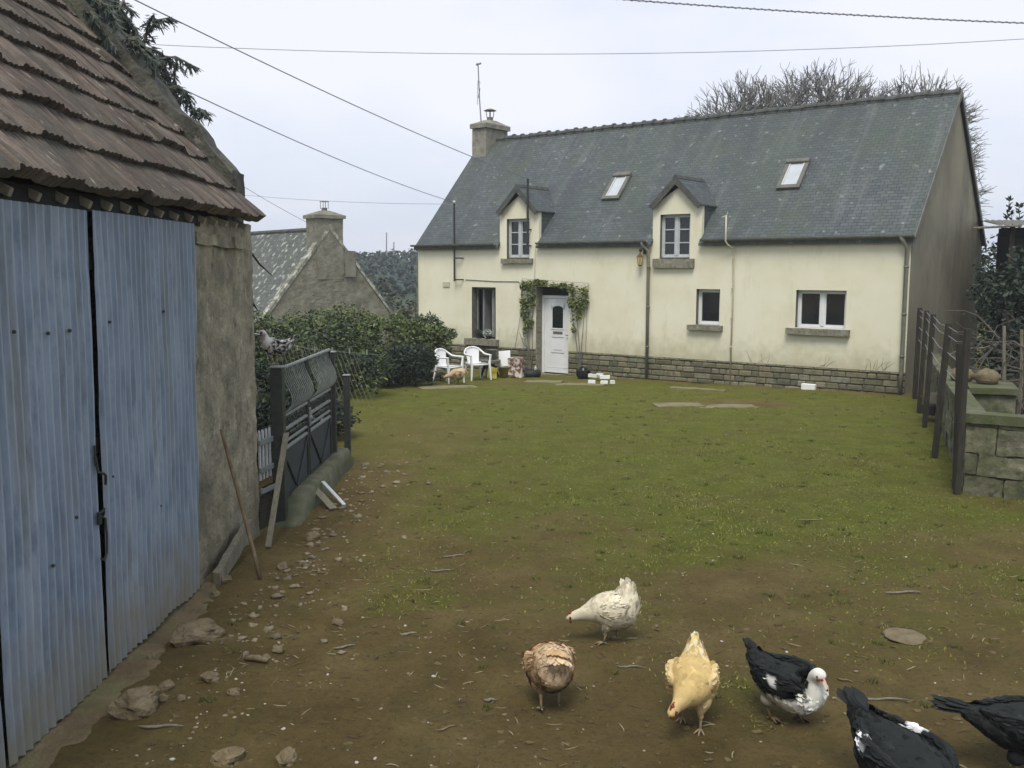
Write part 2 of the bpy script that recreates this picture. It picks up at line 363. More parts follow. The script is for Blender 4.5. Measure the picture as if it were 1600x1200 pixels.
def gn(scale, det=6, ro=.65, dim=None, st=ONE):
    mp2 = N.new('ShaderNodeMapping'); mp2.inputs['Scale'].default_value = st; L.new(tcn.outputs['Object'], mp2.inputs[0])
    n = N.new('ShaderNodeTexNoise'); n.inputs['Scale'].default_value = scale; n.inputs['Detail'].default_value = det; n.inputs['Roughness'].default_value = ro
    L.new(mp2.outputs[0], n.inputs['Vector']); return n.outputs[0]
def ramp(src, cols, pos):
    r = N.new('ShaderNodeValToRGB'); e = r.color_ramp.elements
    while len(e) < len(cols): e.new(.5)
    for i, c in enumerate(cols): e[i].position = pos[i]; e[i].color = (*c, 1)
    L.new(src, r.inputs[0]); return r.outputs[0]
def mixc(f, a_, b_):
    mm = N.new('ShaderNodeMix'); mm.data_type = 'RGBA'
    if isinstance(f, float): mm.inputs[0].default_value = f
    else: L.new(f, mm.inputs[0])
    L.new(a_, mm.inputs[6]) 
    if isinstance(b_, tuple): mm.inputs[7].default_value = (*b_, 1)
    else: L.new(b_, mm.inputs[7])
    return mm.outputs[2]
def mrange(src, lo, hi, a0=0., a1=1.):
    mr = N.new('ShaderNodeMapRange'); mr.inputs[1].default_value = lo; mr.inputs[2].default_value = hi; mr.inputs[3].default_value = a0; mr.inputs[4].default_value = a1; L.new(src, mr.inputs[0]); return mr.outputs[0]
dirt = ramp(gn(1.3), [(.125, .088, .029), (.172, .126, .045), (.225, .172, .068)], [.32, .5, .7])
dirt = mixc(mrange(gn(2.4, 8, .7), .5, .68, 0, .55), dirt, (.105, .092, .030))
dirt = mixc(mrange(gn(14), .55, .75, 0, .6), dirt, (.076, .058, .026))
dirt = mixc(mrange(gn(5, 9, .8), .60, .68, 0, .5), dirt, (.062, .048, .022))
dirt = mixc(mrange(gn(30, 6, .8), .52, .62, 0, .55), dirt, (.070, .054, .024))
dirt = mixc(mrange(gn(55, 4, .7), .60, .68, 0, .7), dirt, (.23, .19, .115))
turf = ramp(gn(2.2), [(.105, .106, .017), (.126, .143, .019), (.168, .176, .036)], [.3, .5, .72])
turf = mixc(mrange(gn(16), .5, .75, 0, .6), turf, (.074, .082, .018))
turf = mixc(mrange(gn(.8, 7, .75), .47, .66, 0, .6), turf, (.135, .110, .038))
turf = mixc(mrange(gn(24, 6, .8), .54, .64, 0, .5), turf, (.064, .066, .017))
turf = mixc(mrange(gn(42, 4), .60, .72, 0, .6), turf, (.24, .22, .09))
ga = N.new('ShaderNodeAttribute'); ga.attribute_name = 'grass'
ma = N.new('ShaderNodeMath'); ma.operation = 'ADD'; L.new(ga.outputs['Fac'], ma.inputs[0]); L.new(mrange(gn(5, 8, .75), 0, 1, -.75, .75), ma.inputs[1])
fac = mrange(ma.outputs[0], .10, .90)
colr = mixc(fac, dirt, turf)
L.new(colr, b.inputs['Base Color'])
bu = N.new('ShaderNodeBump'); bu.inputs['Strength'].default_value = 1; bu.inputs['Distance'].default_value = .06; L.new(gn(18, 9, .82), bu.inputs['Height']); L.new(bu.outputs[0], b.inputs['Normal'])
me.materials.append(m)
o = bpy.data.objects.new('ground', me); COL.objects.link(o); tag(o, kind='structure')
def gh(x, y): 
    return gz(x, y)+.028*fbm(x, y, 0, .8, 3)+.012*fbm(x, y, 5, 3.6, 3)-.012

# grass blades over the turf
rng = np.random.default_rng(3)
P = []; C = []
cnt = 0
while cnt < 120000:
    y = 5.2+17.5*rng.random()**1.5; x = -4.2+rng.random()*(4.2+y*.56)
    gm = grassmask(x, y)
    if rng.random() > .05+.95*gm**1.5 or gm < .1: cnt += .2; continue
    if n3(x, y, 3, 4) < -.25 and rng.random() < .6: cnt += .2; continue
    h = (.006+.011*rng.random())*(1+.8*(n3(x, y, 8, 1.2) > .25)); w = .003+.004*rng.random(); a_ = rng.random()*6.283; lx, ly = rng.normal(0, .018, 2)
    z = gh(x, y)-.004
    P.append(((x-w*math.cos(a_), y-w*math.sin(a_), z), (x+w*math.cos(a_), y+w*math.sin(a_), z), (x+lx, y+ly, z+h)))
    k = rng.random(); C.append((.145+.12*k, .165+.09*k, .026+.035*k) if rng.random() < .9 else (.22, .2, .09)); cnt += 1
for i in range(420):      # coarser dark tufts and weeds
    y = 5.6+16*rng.random()**1.4; x = -2.4+rng.random()*(2.4+y*.55)
    if rng.random() > .25+grassmask(x, y): continue
    r_ = rng.uniform(.02, .06); kk = rng.uniform(.55, 1.0)
    for q in range(int(26*r_/.04)):
        a_ = rng.random()*6.283; rr_ = r_*rng.random()**.5; px_, py_ = x+rr_*math.cos(a_), y+rr_*math.sin(a_); z = gh(px_, py_)-.004; w = rng.uniform(.003, .006); l_ = rng.uniform(.018, .045)*(1.2-rr_/r_*.6); b_ = rng.random()*6.283
        P.append(((px_-w*math.cos(b_), py_-w*math.sin(b_), z), (px_+w*math.cos(b_), py_+w*math.sin(b_), z), (px_+math.cos(a_)*l_*.6, py_+math.sin(a_)*l_*.6, z+l_))); C.append((.085*kk, .115*kk, .018*kk))
o = quads_mesh('grass', np.array(P), M_['leaf'], np.array(C), k=3); tag(o, 'short trampled grass growing over the yard', 'grass', kind='stuff')
# clods and crumbs of dark soil
mb = MB()
for i in range(1500):
    y = 4.3+7*random.random()**1.3; x = -2.2+random.random()*(2.2+y*.55)
    if grassmask(x, y) > .75 and random.random() < .8: continue
    r = random.choice([.006, .008, .010, .014, .02]); k = random.uniform(.7, 1.25)
    mb.ball((x, y, gh(x, y)+r*.05), r, 6, 4, (random.uniform(.9, 1.7), 1, .5), (.105*k, .080*k, .036*k), .8, i, 2.5)
o = mb.build('soil_clods', pmat('soil_clod', [(.8, .8, .8), (1, 1, 1)], 30, .95, .5, attr=True), colors=True); tag(o, 'crumbs and clods of brown soil over the bare part of the yard', 'soil', kind='stuff')
# pebbles, chips and straw
mb = MB()
for i in range(900):
    y = 4.4+14*random.random()**1.7; x = -2.2+random.random()*(2.2+y*.55)
    if i % 3 == 0: x = -2.2+abs(random.gauss(0, .7)); y = 4.5+random.random()*8
    r = random.choice([.004, .006, .007, .009, .013]); k = random.uniform(.6, 1.25)
    c = (.24*k, .20*k, .13*k) if random.random() < .86 else (.42, .40, .34)
    mb.ball((x, y, gh(x, y)+r*.25), r, 5, 4, (random.uniform(.8, 1.6), 1, .6), c, .5, i)
for i in range(170):   # rubble under the barn and the gate
    y = random.uniform(6.2, 13.2); x = -2.15+abs(random.gauss(0, .38))+.02*(y-6); r = random.choice([.012, .015, .02, .026, .034]); k = random.uniform(.5, 1.15)
    mb.ball((x, y, gh(x, y)+r*.2), r, 7, 5, (random.uniform(.9, 1.5), 1, .65), (.24*k, .20*k, .13*k), .9, i+500, 1.8)
o = mb.build('pebbles', pmat('pebble', [(.8, .8, .8), (1, 1, 1)], 30, .9, 0, attr=True), colors=True, smooth=True); tag(o, 'small stones and pale chips scattered over the yard', 'pebbles', kind='stuff')
mb = MB()
for i in range(800):
    y = 4.4+15*random.random()**1.6; x = -2.2+random.random()*(2.2+y*.55); z = gh(x, y)+.006
    if i % 4 == 0: x = random.gauss(-.9, .7); y = 6+abs(random.gauss(0, 2.2)); z = gh(x, y)+.006
    a_ = random.random()*math.pi; l = random.uniform(.02, .10)*(1.5 if random.random() < .08 else 1); bend = random.gauss(0, .25)
    pts = [(x+math.cos(a_+bend*t_)*l*t_, y+math.sin(a_+bend*t_)*l*t_, z+.006*math.sin(3*t_+i)) for t_ in (0, .35, .7, 1)]
    c = random.choice([(.26, .21, .12), (.20, .15, .08), (.09, .07, .04), (.12, .09, .045), (.32, .28, .17)])
    mb.tube(pts, [.0022, .0035, .003, .001], 4, c)
o = mb.build('straw_litter', pmat('straw_and_twigs', [(.8, .8, .8), (1, 1, 1)], 20, .9, 0, attr=True), colors=True); tag(o, 'bits of straw, twigs and dead leaf littering the yard', 'litter', kind='stuff')
#==PART2==
# ------------------------------------------------------------------ farmhouse (local x along the facade, y inward)
HA = .6657; HL = 14.33
house = thing('farmhouse', 'long cream rendered farmhouse with slate roof, two dormers and stone base', 'house', (-2.844, 29.608, 0), -HA)
HM = Matrix.Translation((-2.844, 29.608, 0)) @ Matrix.Rotation(-HA, 4, 'Z')
def hw(x, y, z): return HM @ Vector((x, y, z))
D = 6.15; RZ = 6.76; EZ = 3.32; SL = (RZ-3.4)/(D/2)
def zr(y): return 3.4+SL*y
# facade with openings, made of panels between the holes
holes = [(2.13, 3.02, .66, 2.13), (4.47, 5.54, -.3, 2.17), (9.33, 9.96, 1.30, 2.17), (11.85, 13.0, 1.33, 2.18), (3.42, 4.21, 2.93, 3.32), (8.29, 9.12, 2.90, 3.32)]
def wall_panels(mb, x0, x1, z0, z1, hs, y=0.0, step=.35):
    xs = sorted({x0, x1, *[h[0] for h in hs], *[h[1] for h in hs]}); zs = sorted({z0, z1, *[h[2] for h in hs if z0 < h[2] < z1], *[h[3] for h in hs if z0 < h[3] < z1]})
    for i in range(len(xs)-1):
        for j in range(len(zs)-1):
            cx, cz = (xs[i]+xs[i+1])/2, (zs[j]+zs[j+1])/2
            if any(h[0] < cx < h[1] and h[2] < cz < h[3] for h in hs): continue
            mb.add([(xs[i], y, zs[j]), (xs[i+1], y, zs[j]), (xs[i+1], y, zs[j+1]), (xs[i], y, zs[j+1])], [(0, 1, 2, 3)])
mb = MB()
wall_panels(mb, 0, HL, .45, EZ, holes)
mb.build('wall', M_['render'], house)
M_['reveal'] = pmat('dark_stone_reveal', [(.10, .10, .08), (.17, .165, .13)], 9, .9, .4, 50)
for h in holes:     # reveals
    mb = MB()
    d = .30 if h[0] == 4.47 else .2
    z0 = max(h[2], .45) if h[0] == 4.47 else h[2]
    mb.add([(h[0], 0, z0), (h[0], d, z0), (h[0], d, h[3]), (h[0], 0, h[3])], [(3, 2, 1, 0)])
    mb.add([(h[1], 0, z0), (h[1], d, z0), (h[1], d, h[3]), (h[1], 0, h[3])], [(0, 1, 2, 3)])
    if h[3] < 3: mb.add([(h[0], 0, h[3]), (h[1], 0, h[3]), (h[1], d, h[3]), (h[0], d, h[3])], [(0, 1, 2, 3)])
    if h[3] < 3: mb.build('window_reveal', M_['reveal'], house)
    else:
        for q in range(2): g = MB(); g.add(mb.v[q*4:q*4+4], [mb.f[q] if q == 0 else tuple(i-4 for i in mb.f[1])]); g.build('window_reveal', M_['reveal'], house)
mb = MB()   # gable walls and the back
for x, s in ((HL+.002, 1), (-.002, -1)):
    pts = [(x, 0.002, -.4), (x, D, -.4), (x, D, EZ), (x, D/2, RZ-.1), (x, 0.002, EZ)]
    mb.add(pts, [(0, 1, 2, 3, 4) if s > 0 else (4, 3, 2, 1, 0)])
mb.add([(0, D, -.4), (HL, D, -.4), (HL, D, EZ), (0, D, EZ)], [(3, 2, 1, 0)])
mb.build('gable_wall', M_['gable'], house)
mb = MB(); mb.box(.1, HL-.1, .55, .6, -.3, 3.2); mb.box(.1, 3.1, .55, D-.1, 3.2, 3.25); mb.box(3.3, 4.4, .4, .45, 2.9, 4.1); mb.box(8.2, 9.3, .4, .45, 2.8, 4.1)
mb.build('dark_backing', M_['dark'], house)  # near-black sheets standing in for the unlit rooms behind the openings
# stone plinth of coursed rubble
rs = random.Random(5); mb = MB()
def course(mb, x0, x1, z0, z1, y=-.015, dep=.1):
    z = z0
    while z < z1-.02:
        h = min(rs.uniform(.09, .17), z1-z)
        if z1-(z+h) < .05: h = z1-z
        x = x0
        while x < x1-.01:
            w = min(rs.uniform(.16, .48), x1-x)
            if x1-(x+w) < .1: w = x1-x
            k = rs.uniform(.55, 1.15); c = (.225*k*rs.uniform(.92, 1.08), .222*k, .168*k*rs.uniform(.85, 1.1))
            g = .007
            mb.box(x+g, x+w-g, y-rs.uniform(0, .025), y+dep, z+g, z+h-g-rs.uniform(0, .006), c, bev=rs.uniform(.012, .022))
            x += w
        z += h
course(mb, 0.0, 4.47, -.36, .45); mb.build('stone_plinth', M_['stone'], house, colors=True)
mb = MB(); course(mb, 5.54, HL+.01, -.33, .45); mb.build('stone_plinth', M_['stone'], house, colors=True)
mb = MB(); mb.box(0, 4.46, .0, .3, -.4, .448); mb.box(5.55, HL, .0, .3, -.4, .448); mb.box(4.40, 4.47, .02, .32, -.3, 2.17)
mb.build('mortar_core', M_['mortar'], house)
mb = MB()   # granite jamb of the door
for z0, z1 in ((-.26, .3), (.31, .9), (.91, 1.5), (1.51, 2.165)):
    mb.box(4.452, 4.49, -.012, .31, z0, z1, bev=.006)
mb.build('door_jamb', M_['granite'], house)
# window builder
def window(x0, x1, z0, z1, depth=.14, bars=(1, 1), glass='glass', fw=.05, panes=0, mat='white', both=None):
    f = MB(); y0 = depth; y1 = depth+.06
    f.box(x0, x1, y0, y1, z0, z0+fw, bev=.006); f.box(x0, x1, y0, y1, z1-fw, z1, bev=.006)
    f.box(x0, x0+fw, y0, y1, z0+fw+.001, z1-fw-.001); f.box(x1-fw, x1, y0, y1, z0+fw+.001, z1-fw-.001)
    xm = (x0+x1)/2
    if bars[0] == 2: f.box(xm-fw*.9, xm+fw*.9, y0-.012, y1-.002, z0+fw+.001, z1-fw-.001, bev=.008)
    leaves = [(x0+fw, xm-fw*.9), (xm+fw*.9, x1-fw)] if bars[0] == 2 else [(x0+fw, x1-fw)]
    for a_, b_ in leaves:
        f.box(a_, a_+.03, y0+.01, y1, z0+fw, z1-fw); f.box(b_-.03, b_, y0+.01, y1, z0+fw, z1-fw)
        f.box(a_+.03, b_-.03, y0+.01, y1, z0+fw, z0+fw+.04); f.box(a_+.03, b_-.03, y0+.01, y1, z1-fw-.03, z1-fw)
        for k in range(1, bars[1]):
            z = z0+fw+(z1-z0-2*fw)*k/bars[1]; f.box(a_+.03, b_-.03, y0+.012, y0+.04, z-.013, z+.013)
    w = f.build('window', M_[mat], house)
    g = MB(); g.box(x0+fw*.5, x1-fw*.5, y1-.02, y1-.012, z0+fw*.5, z1-fw*.5); g.build('pane', M_[glass], w)
    return w
def sill(x0, x1, z0, z1, out=.10, parent=None, dep=.14):
    s = MB(); s.roughbox(x0, x1, -out, dep, z0, z1, .05, .010, int(x0*10), 3); return s.build('sill', M_['granite'], parent or house, smooth=False)
w = window(9.33, 9.96, 1.30, 2.17, .13, (1, 1)); w['label'] = 'small ground floor window with lace curtain'; sill(9.14, 10.06, 1.175, 1.30, .12, w)
s = MB(); s.box(9.46, 9.86, .195, .2, 1.46, 2.06); s.build('lace_curtain', M_['ivory'], w)
w = window(11.85, 13.0, 1.315, 2.18, .13, (2, 1)); w['label'] = 'wide two leaf window near the right end of the ground floor'; sill(11.67, 13.12, 1.175, 1.315, .13, w)
# open left window: dark hole with two leaves swung inside
f = MB(); f.box(2.36, 2.42, .22, .52, .70, 2.06); f.box(2.70, 2.80, .22, .26, .70, 2.06); f.box(2.13, 3.02, .22, .28, 2.07, 2.13); f.box(2.13, 2.17, .22, .28, .66, 2.07); f.box(2.98, 3.02, .22, .28, .66, 2.07)
M_['casement'] = pmat('grey_old_casement', [(.17, .175, .16), (.25, .25, .23)], 8, .7, .2, 60)
w = f.build('window', M_['casement'], house); w['label'] = 'tall ground floor window standing open beside the door'; sill(1.96, 3.15, .47, .655, .16, w)
g = MB(); g.box(2.81, 2.972, .235, .245, .72, 2.05); g.build('pane', M_['glass'], w)
# door
d = MB(); d.box(4.49, 4.57, .22, .30, -.22, 1.93, bev=.008); d.box(5.46, 5.54, .22, .30, -.22, 1.93, bev=.008); d.box(4.57, 5.46, .22, .30, 1.85, 1.93, bev=.008)
d.box(4.575, 5.455, .245, .29, -.19, 1.845)
for z0, z1 in ((.36, .82),):
    for a_ in (0,): 
        d.box(4.80, 5.24, .232, .246, z0, z0+.03, bev=.006); d.box(4.80, 5.24, .232, .246, z1-.03, z1, bev=.006); d.box(4.80, 4.83, .232, .246, z0+.03, z1-.03); d.box(5.21, 5.24, .232, .246, z0+.03, z1-.03)
        d.box(4.88, 5.16, .236, .246, z0+.08, z1-.08, bev=.008)
d.box(4.80, 5.24, .23, .246, 1.0, 1.04, bev=.006); d.box(4.80, 4.84, .23, .246, 1.04, 1.66); d.box(5.20, 5.24, .23, .246, 1.04, 1.66)
d.box(4.66, 4.672, .238, .246, -.05, 1.78); d.box(5.37, 5.382, .238, .246, -.05, 1.78); d.box(4.672, 5.37, .238, .246, 1.768, 1.78); d.box(4.672, 5.37, .238, .246, -.05, -.038)
door = d.build('door', M_['white'], house); door['label'] = 'white panelled front door with arched dark light'
g = MB(); pts = [(4.845, 1.045), (5.195, 1.045), (5.195, 1.56)]+[(5.02+.175*math.cos(R(a_)), 1.56+.085*math.sin(R(a_))) for a_ in range(20, 170, 20)]+[(4.845, 1.56)]
g.prism(pts, 'y', .236, .242); g.build('door_light', M_['glass'], door)
g = MB(); pts = [(4.80, 1.55), (4.84, 1.55)]+[(5.02+.18*math.cos(R(a_)), 1.57+.09*math.sin(R(a_))) for a_ in range(165, 0, -15)]+[(5.20, 1.55), (5.24, 1.55), (5.24, 1.72), (4.80, 1.72)]
g.prism(pts[::-1], 'y', .23, .245); g.build('arched_surround', M_['white'], door)
g = MB(); g.box(4.86, 5.18, .232, .2445, .88, .95, bev=.005); g.build('letter_slot', M_['zinc'], door)
g = MB(); g.tube([(5.41, .23, .86), (5.41, .19, .86), (5.31, .185, .86)], .011, 8); g.box(5.39, 5.43, .234, .244, .76, .96); g.build('handle', M_['zinc'], door)
g = MB(); g.box(4.47, 5.54, .27, .34, 1.932, 2.17); g.build('dark_lintel', M_['dark'], house)
g = MB(); g.roughbox(4.35, 5.66, -.28, .3, -.34, -.225, .08, .008, 3); g.build('door_step', M_['granite'], house)
# roof with slopes, verges
def ruv(co): return (co.x, co.y*1.483 if co.y <= D/2+1e-4 else (D-co.y)*1.483+20)
mb = MB(); th = .06
y0 = -.12; segs = 30
RXS = sorted(set([round(-.06+(HL+.12)*i/segs, 4) for i in range(segs+1)]+[3.19, 4.51, 8.10, 9.41])); RYS = [y0, .0, .35, .7]+[.7+(D/2-.7)*j/6 for j in range(1, 7)]
indorm = lambda x: 3.19 < x < 4.51 or 8.10 < x < 9.41
sag = lambda x, y: .028*fbm(x, y, 0, .45, 3)*math.sin(math.pi*max(0, y)/(D/2))
for xa, xb in zip(RXS[:-1], RXS[1:]):
    if xb-xa < 1e-3: continue
    ind = indorm((xa+xb)/2)
    for ya, yb in zip(RYS[:-1], RYS[1:]):
        if ind and yb < .71: continue
        mb.add([(xa, ya, zr(ya)+sag(xa, ya)), (xb, ya, zr(ya)+sag(xb, ya)), (xb, yb, zr(yb)+sag(xb, yb)), (xa, yb, zr(yb)+sag(xa, yb))], [(0, 1, 2, 3)])
    if not ind:
        mb.add([(xa, y0, zr(y0)), (xb, y0, zr(y0)), (xb, y0, zr(y0)-th), (xa, y0, zr(y0)-th)], [(3, 2, 1, 0)])
        mb.add([(xa, y0, zr(y0)-th), (xb, y0, zr(y0)-th), (xb, D/2, RZ-th), (xa, D/2, RZ-th)], [(3, 2, 1, 0)])
mb.add([(-.06, D/2, RZ), (HL+.06, D/2, RZ), (HL+.06, D+.12, 3.4-SL*.12), (-.06, D+.12, 3.4-SL*.12)], [(0, 1, 2, 3)])
for x in (-.06, HL+.06):
    q = [(x, y0, zr(y0)), (x, D/2, RZ), (x, D+.12, zr(y0)), (x, D+.12, zr(y0)-th), (x, D/2, RZ-th), (x, y0, zr(y0)-th)]
    mb.add(q, [(0, 1, 4, 5), (1, 2, 3, 4)])
roof = mb.build('roof', M_['slate'], house, uv=ruv)
mb = MB(); x = .62; k = 0
while x < HL-.25:
    l = .335; h = .012*math.sin(k*1.7)
    prof = []
    for a_ in range(0, 181, 30): prof.append((D/2-.115*math.cos(R(a_)), RZ-.035+.095*math.sin(R(a_))+h))
    mb.prism(prof, 'x', x, x+l-.004)
    prof = [(D/2-.14*math.cos(R(a_)), RZ-.035+.128*math.sin(R(a_))+h) for a_ in range(0, 181, 30)]
    mb.prism(prof, 'x', x+l-.05, x+l+.012)
    x += l; k += 1
mb.box(.62, HL+.06, D/2-.10, D/2+.10, RZ-.10, RZ-.02)
mb.build('ridge_tiles', M_['ridge'], roof)
mb = MB()
for x in (HL+.065,):
    mb.prism([(-.13, zr(-.13)-.14), (-.13, zr(-.13)+.012), (D/2, RZ+.02), (D+.13, zr(-.13)+.012), (D+.13, zr(-.13)-.14), (D/2, RZ-.13)], 'x', x, x+.025)
mb.build('verge_board', M_['zinc'], roof)
# skylights
def skylight(x0, x1, ya, yb, lab):
    n = Vector((0, -SL, 1)).normalized(); u = Vector((0, 1, SL)).normalized(); o3 = Vector((x0, ya, zr(ya)))
    Ls = (Vector((0, yb, zr(yb)))-Vector((0, ya, zr(ya)))).length; Mx = Matrix((( 1, 0, 0, o3.x), (0, u.y, n.y, o3.y), (0, u.z, n.z, o3.z), (0, 0, 0, 1)))
    w_ = x1-x0; f = MB()
    f.box(-.05, .05, -.04, Ls, 0, .085, M=Mx, bev=.01); f.box(w_-.05, w_+.05, -.04, Ls, 0, .085, M=Mx, bev=.01)
    f.box(-.05, w_+.05, -.07, .04, 0, .08, M=Mx, bev=.01); f.box(-.05, w_+.05, Ls-.02, Ls+.11, 0, .13, M=Mx, bev=.015)
    s_ = f.build('skylight', M_['zinc'], house); s_['label'] = lab
    g = MB(); g.box(.05, w_-.05, .04, Ls-.02, .03, .055, M=Mx); g.build('pane', M_['glass_sky'], s_)
    g = MB(); g.box(.05, .085, .04, Ls-.02, .056, .075, M=Mx); g.box(w_-.085, w_-.05, .04, Ls-.02, .056, .075, M=Mx); g.box(.085, w_-.085, .04, .075, .056, .075, M=Mx); g.build('sash', M_['oldwhite'], s_)
skylight(5.96, 6.42, 1.04, 1.57, 'skylight between the two dormers'); skylight(10.90, 11.38, 1.08, 1.61, 'skylight right of the dormers')
# dormers
def dormer(xa, xb, shz, apz, rapz, wx0, wx1, wz0, wz1, sz, label):
    xc = (xa+xb)/2
    mb = MB()
    mb.add([(xa, 0, EZ), (wx0, 0, EZ), (wx0, 0, wz1), (xa, 0, wz1)], [(0, 1, 2, 3)]); mb.add([(wx1, 0, EZ), (xb, 0, EZ), (xb, 0, wz1), (wx1, 0, wz1)], [(0, 1, 2, 3)])
    mb.add([(xa, 0, wz1), (wx0, 0, wz1), (wx1, 0, wz1), (xb, 0, wz1), (xb, 0, shz), (xc, 0, apz), (xa, 0, shz)], [(0, 1, 2, 3, 4, 5, 6)])
    for x, s in ((xa, 1), (xb, -1)):   # rendered returns
        mb.add([(x, 0, EZ-.05), (x, .12, EZ-.05), (x, .12, shz), (x, 0, shz)], [(3, 2, 1, 0) if s > 0 else (0, 1, 2, 3)])
    fr = mb.build('dormer', M_['render'], house); fr['label'] = label
    mb = MB()
    for x in (wx0, wx1): mb.add([(x, 0.001, 3.32), (x, .18, 3.32), (x, .18, wz1), (x, 0.001, wz1)], [(3, 2, 1, 0) if x == wx0 else (0, 1, 2, 3)])
    mb.add([(wx0, 0.001, wz1), (wx1, 0.001, wz1), (wx1, .18, wz1), (wx0, .18, wz1)], [(0, 1, 2, 3)]); mb.add([(wx0, .17, wz0), (wx1, .17, wz0), (wx1, .3, wz1), (wx0, .3, wz1)], [(0, 1, 2, 3)]); mb.build('window_reveal', M_['reveal'], fr)
    for x in (xa+.01, xb-.01):
        mb = MB()
        ym = (shz-3.4)/SL+.1; mb.add([(x, .12, EZ), (x, .12, shz), (x, ym, shz)], [(0, 1, 2)])
        mb.add([(x+.02*(1 if x < xc else -1), .12, EZ), (x+.02*(1 if x < xc else -1), .12, shz), (x+.02*(1 if x < xc else -1), ym, shz)], [(0, 1, 2)])
        mb.build('cheek', M_['slate'], fr, uv=lambda co: (co.y, co.z))
    mb = MB(); hw_ = (xb-xa)/2+.04; sl = (rapz-shz)/hw_; ez = shz-.0; t_ = .035
    yr = (rapz-3.4)/SL+.05; ye = (ez-3.4)/SL+.05
    for s in (-1, 1):
        A = [(xc, -.13, rapz), (xc, yr, rapz), (xc+s*hw_, ye, ez), (xc+s*hw_, -.13, ez)]
        B_ = [(x, y, z-t_) for x, y, z in A]
        mb.add(A+B_, [(0, 1, 2, 3), (7, 6, 5, 4), (0, 3, 7, 4), (3, 2, 6, 7)])
    mb.build('dormer_roof', M_['slate'], fr, uv=lambda co: (co.y, abs(co.x-xc)*1.4))
    mb = MB()
    for k in range(5):
        y = -.14+k*.29
        if y < yr: mb.prism([(xc-.075, rapz-.055), (xc-.04, rapz+.02), (xc, rapz+.045), (xc+.04, rapz+.02), (xc+.075, rapz-.055)], 'y', y, min(y+.28, yr))
    for s in (-1, 1):
        mb.tube([(xc, yr, rapz+.01), (xc+s*hw_, ye, ez+.02)], .02, 6)
        mb.box(-.0, math.hypot(hw_, rapz-ez), -.14, -.11, -.14, .005, M=Matrix.Translation((xc, 0, rapz)) @ (Matrix.Rotation(math.atan2(rapz-ez, hw_), 4, 'Y') if s > 0 else Matrix.Rotation(math.pi, 4, 'Z') @ Matrix.Rotation(math.atan2(rapz-ez, hw_), 4, 'Y') @ Matrix.Translation((0, .255, 0))))
    mb.build('ridge_and_flashing', M_['ridge'], fr)
    w = window(wx0, wx1, wz0+.03, wz1, .10, (2, 3), mat='oldwhite', fw=.045); w['label'] = 'six pane window in the '+('left' if xa < 5 else 'right')+' dormer'
    sill(wx0-.14, wx1+.14, sz, wz0+.005, .10, w)
dormer(3.17, 4.53, 4.22, 4.66, 4.93, 3.42, 4.21, 2.93, 4.03, 2.80, 'left dormer with cream front')
dormer(8.08, 9.43, 4.20, 4.62, 4.90, 8.29, 9.12, 2.90, 3.99, 2.68, 'right dormer with cream front')
# wall below dormers closes the facade between gutters (window holes cut below the eaves)
# gutters
for a_, b_ in ((-.10, 3.12), (4.58, 8.02), (9.50, HL+.12)):
    g = MB(); prof = [(-.13-.055+.055*math.cos(R(t_)), 3.36+.055*math.sin(R(t_))) for t_ in range(180, 361, 30)]
    prof += [(-.13-.055+.047*math.cos(R(t_)), 3.36+.047*math.sin(R(t_))) for t_ in range(360, 179, -30)]
    g.prism(prof, 'x', a_, b_)
    g.box(a_+.03, b_-.03, -.105, -.002, 3.28, 3.335)
    x = a_+.2
    while x < b_: g.box(x, x+.02, -.19, -.105, 3.30, 3.308); x += .7
    g.build('gutter', M_['zinc'], house)
def pipe(pts, r, mat, lab=None, br=()):
    g = MB(); g.tube(pts, r, 10)
    for z in br: g.tube([(pts[-1][0], pts[-1][1], z-.02), (pts[-1][0], pts[-1][1], z+.02)], r+.01, 10)
    o_ = g.build('downpipe', M_[mat], house, smooth=True)
    if lab: o_['label'] = lab
pipe([(7.88, -.19, 3.34), (7.88, -.17, 3.25), (8.0, -.075, 3.1), (8.01, -.07, 2.6), (8.02, -.07, -.22)], .042, 'pipe_grey', 'grey downpipe beside the right dormer', (2.7, 1.7, .7))
pipe([(14.16, -.19, 3.34), (14.2, -.17, 3.25), (14.27, -.08, 3.1), (14.27, -.07, .45), (14.27, -.075, -.02)], .045, 'pipe_grey', 'grey downpipe at the right corner', (2.7, 1.7, .8))
pipe([(10.18, -.24, 3.9), (10.18, -.24, 3.3), (10.22, -.2, 3.22), (10.31, -.06, 3.12), (10.32, -.05, 2.2), (10.30, -.05, -.18)], .02, 'pipe_pale', 'thin pale pipe rising above the gutter', (2.9, 2.2, 1.5, .8))
g = MB(); g.tube([(10.08, -.24, 3.86), (10.2, -.24, 3.9), (10.22, -.24, 3.98)], .012, 6); g.build('pipe_vent', M_['pipe_pale'], house)
g = MB(); g.tube([(4.42, -.01, 3.2), (4.41, -.012, 2.4)], .005, 4); g.build('wall_cable', M_['pipe_grey'], house); g = MB()
g.tube([(1.9, -.012, 2.34), (3.0, -.012, 2.30), (3.85, -.012, 2.30), (3.95, -.012, 2.2), (3.96, -.012, 1.75), (4.08, -.012, 1.68)], .011, 5)
g.build('wall_cable', M_['pipe_grey'], house)
g = MB()
for zz in (3.0, 2.2, 1.2): g.tube([(.012, -.06, zz), (.012, -.06, zz-.9)], .018, 6)
g.build('corner_cable', M_['pipe_grey'], house)
g = MB(); g.box(1.02, 1.28, -.03, -.001, 2.12, 2.27, bev=.006); g.build('wall_plaque', M_['pipe_pale'], house)
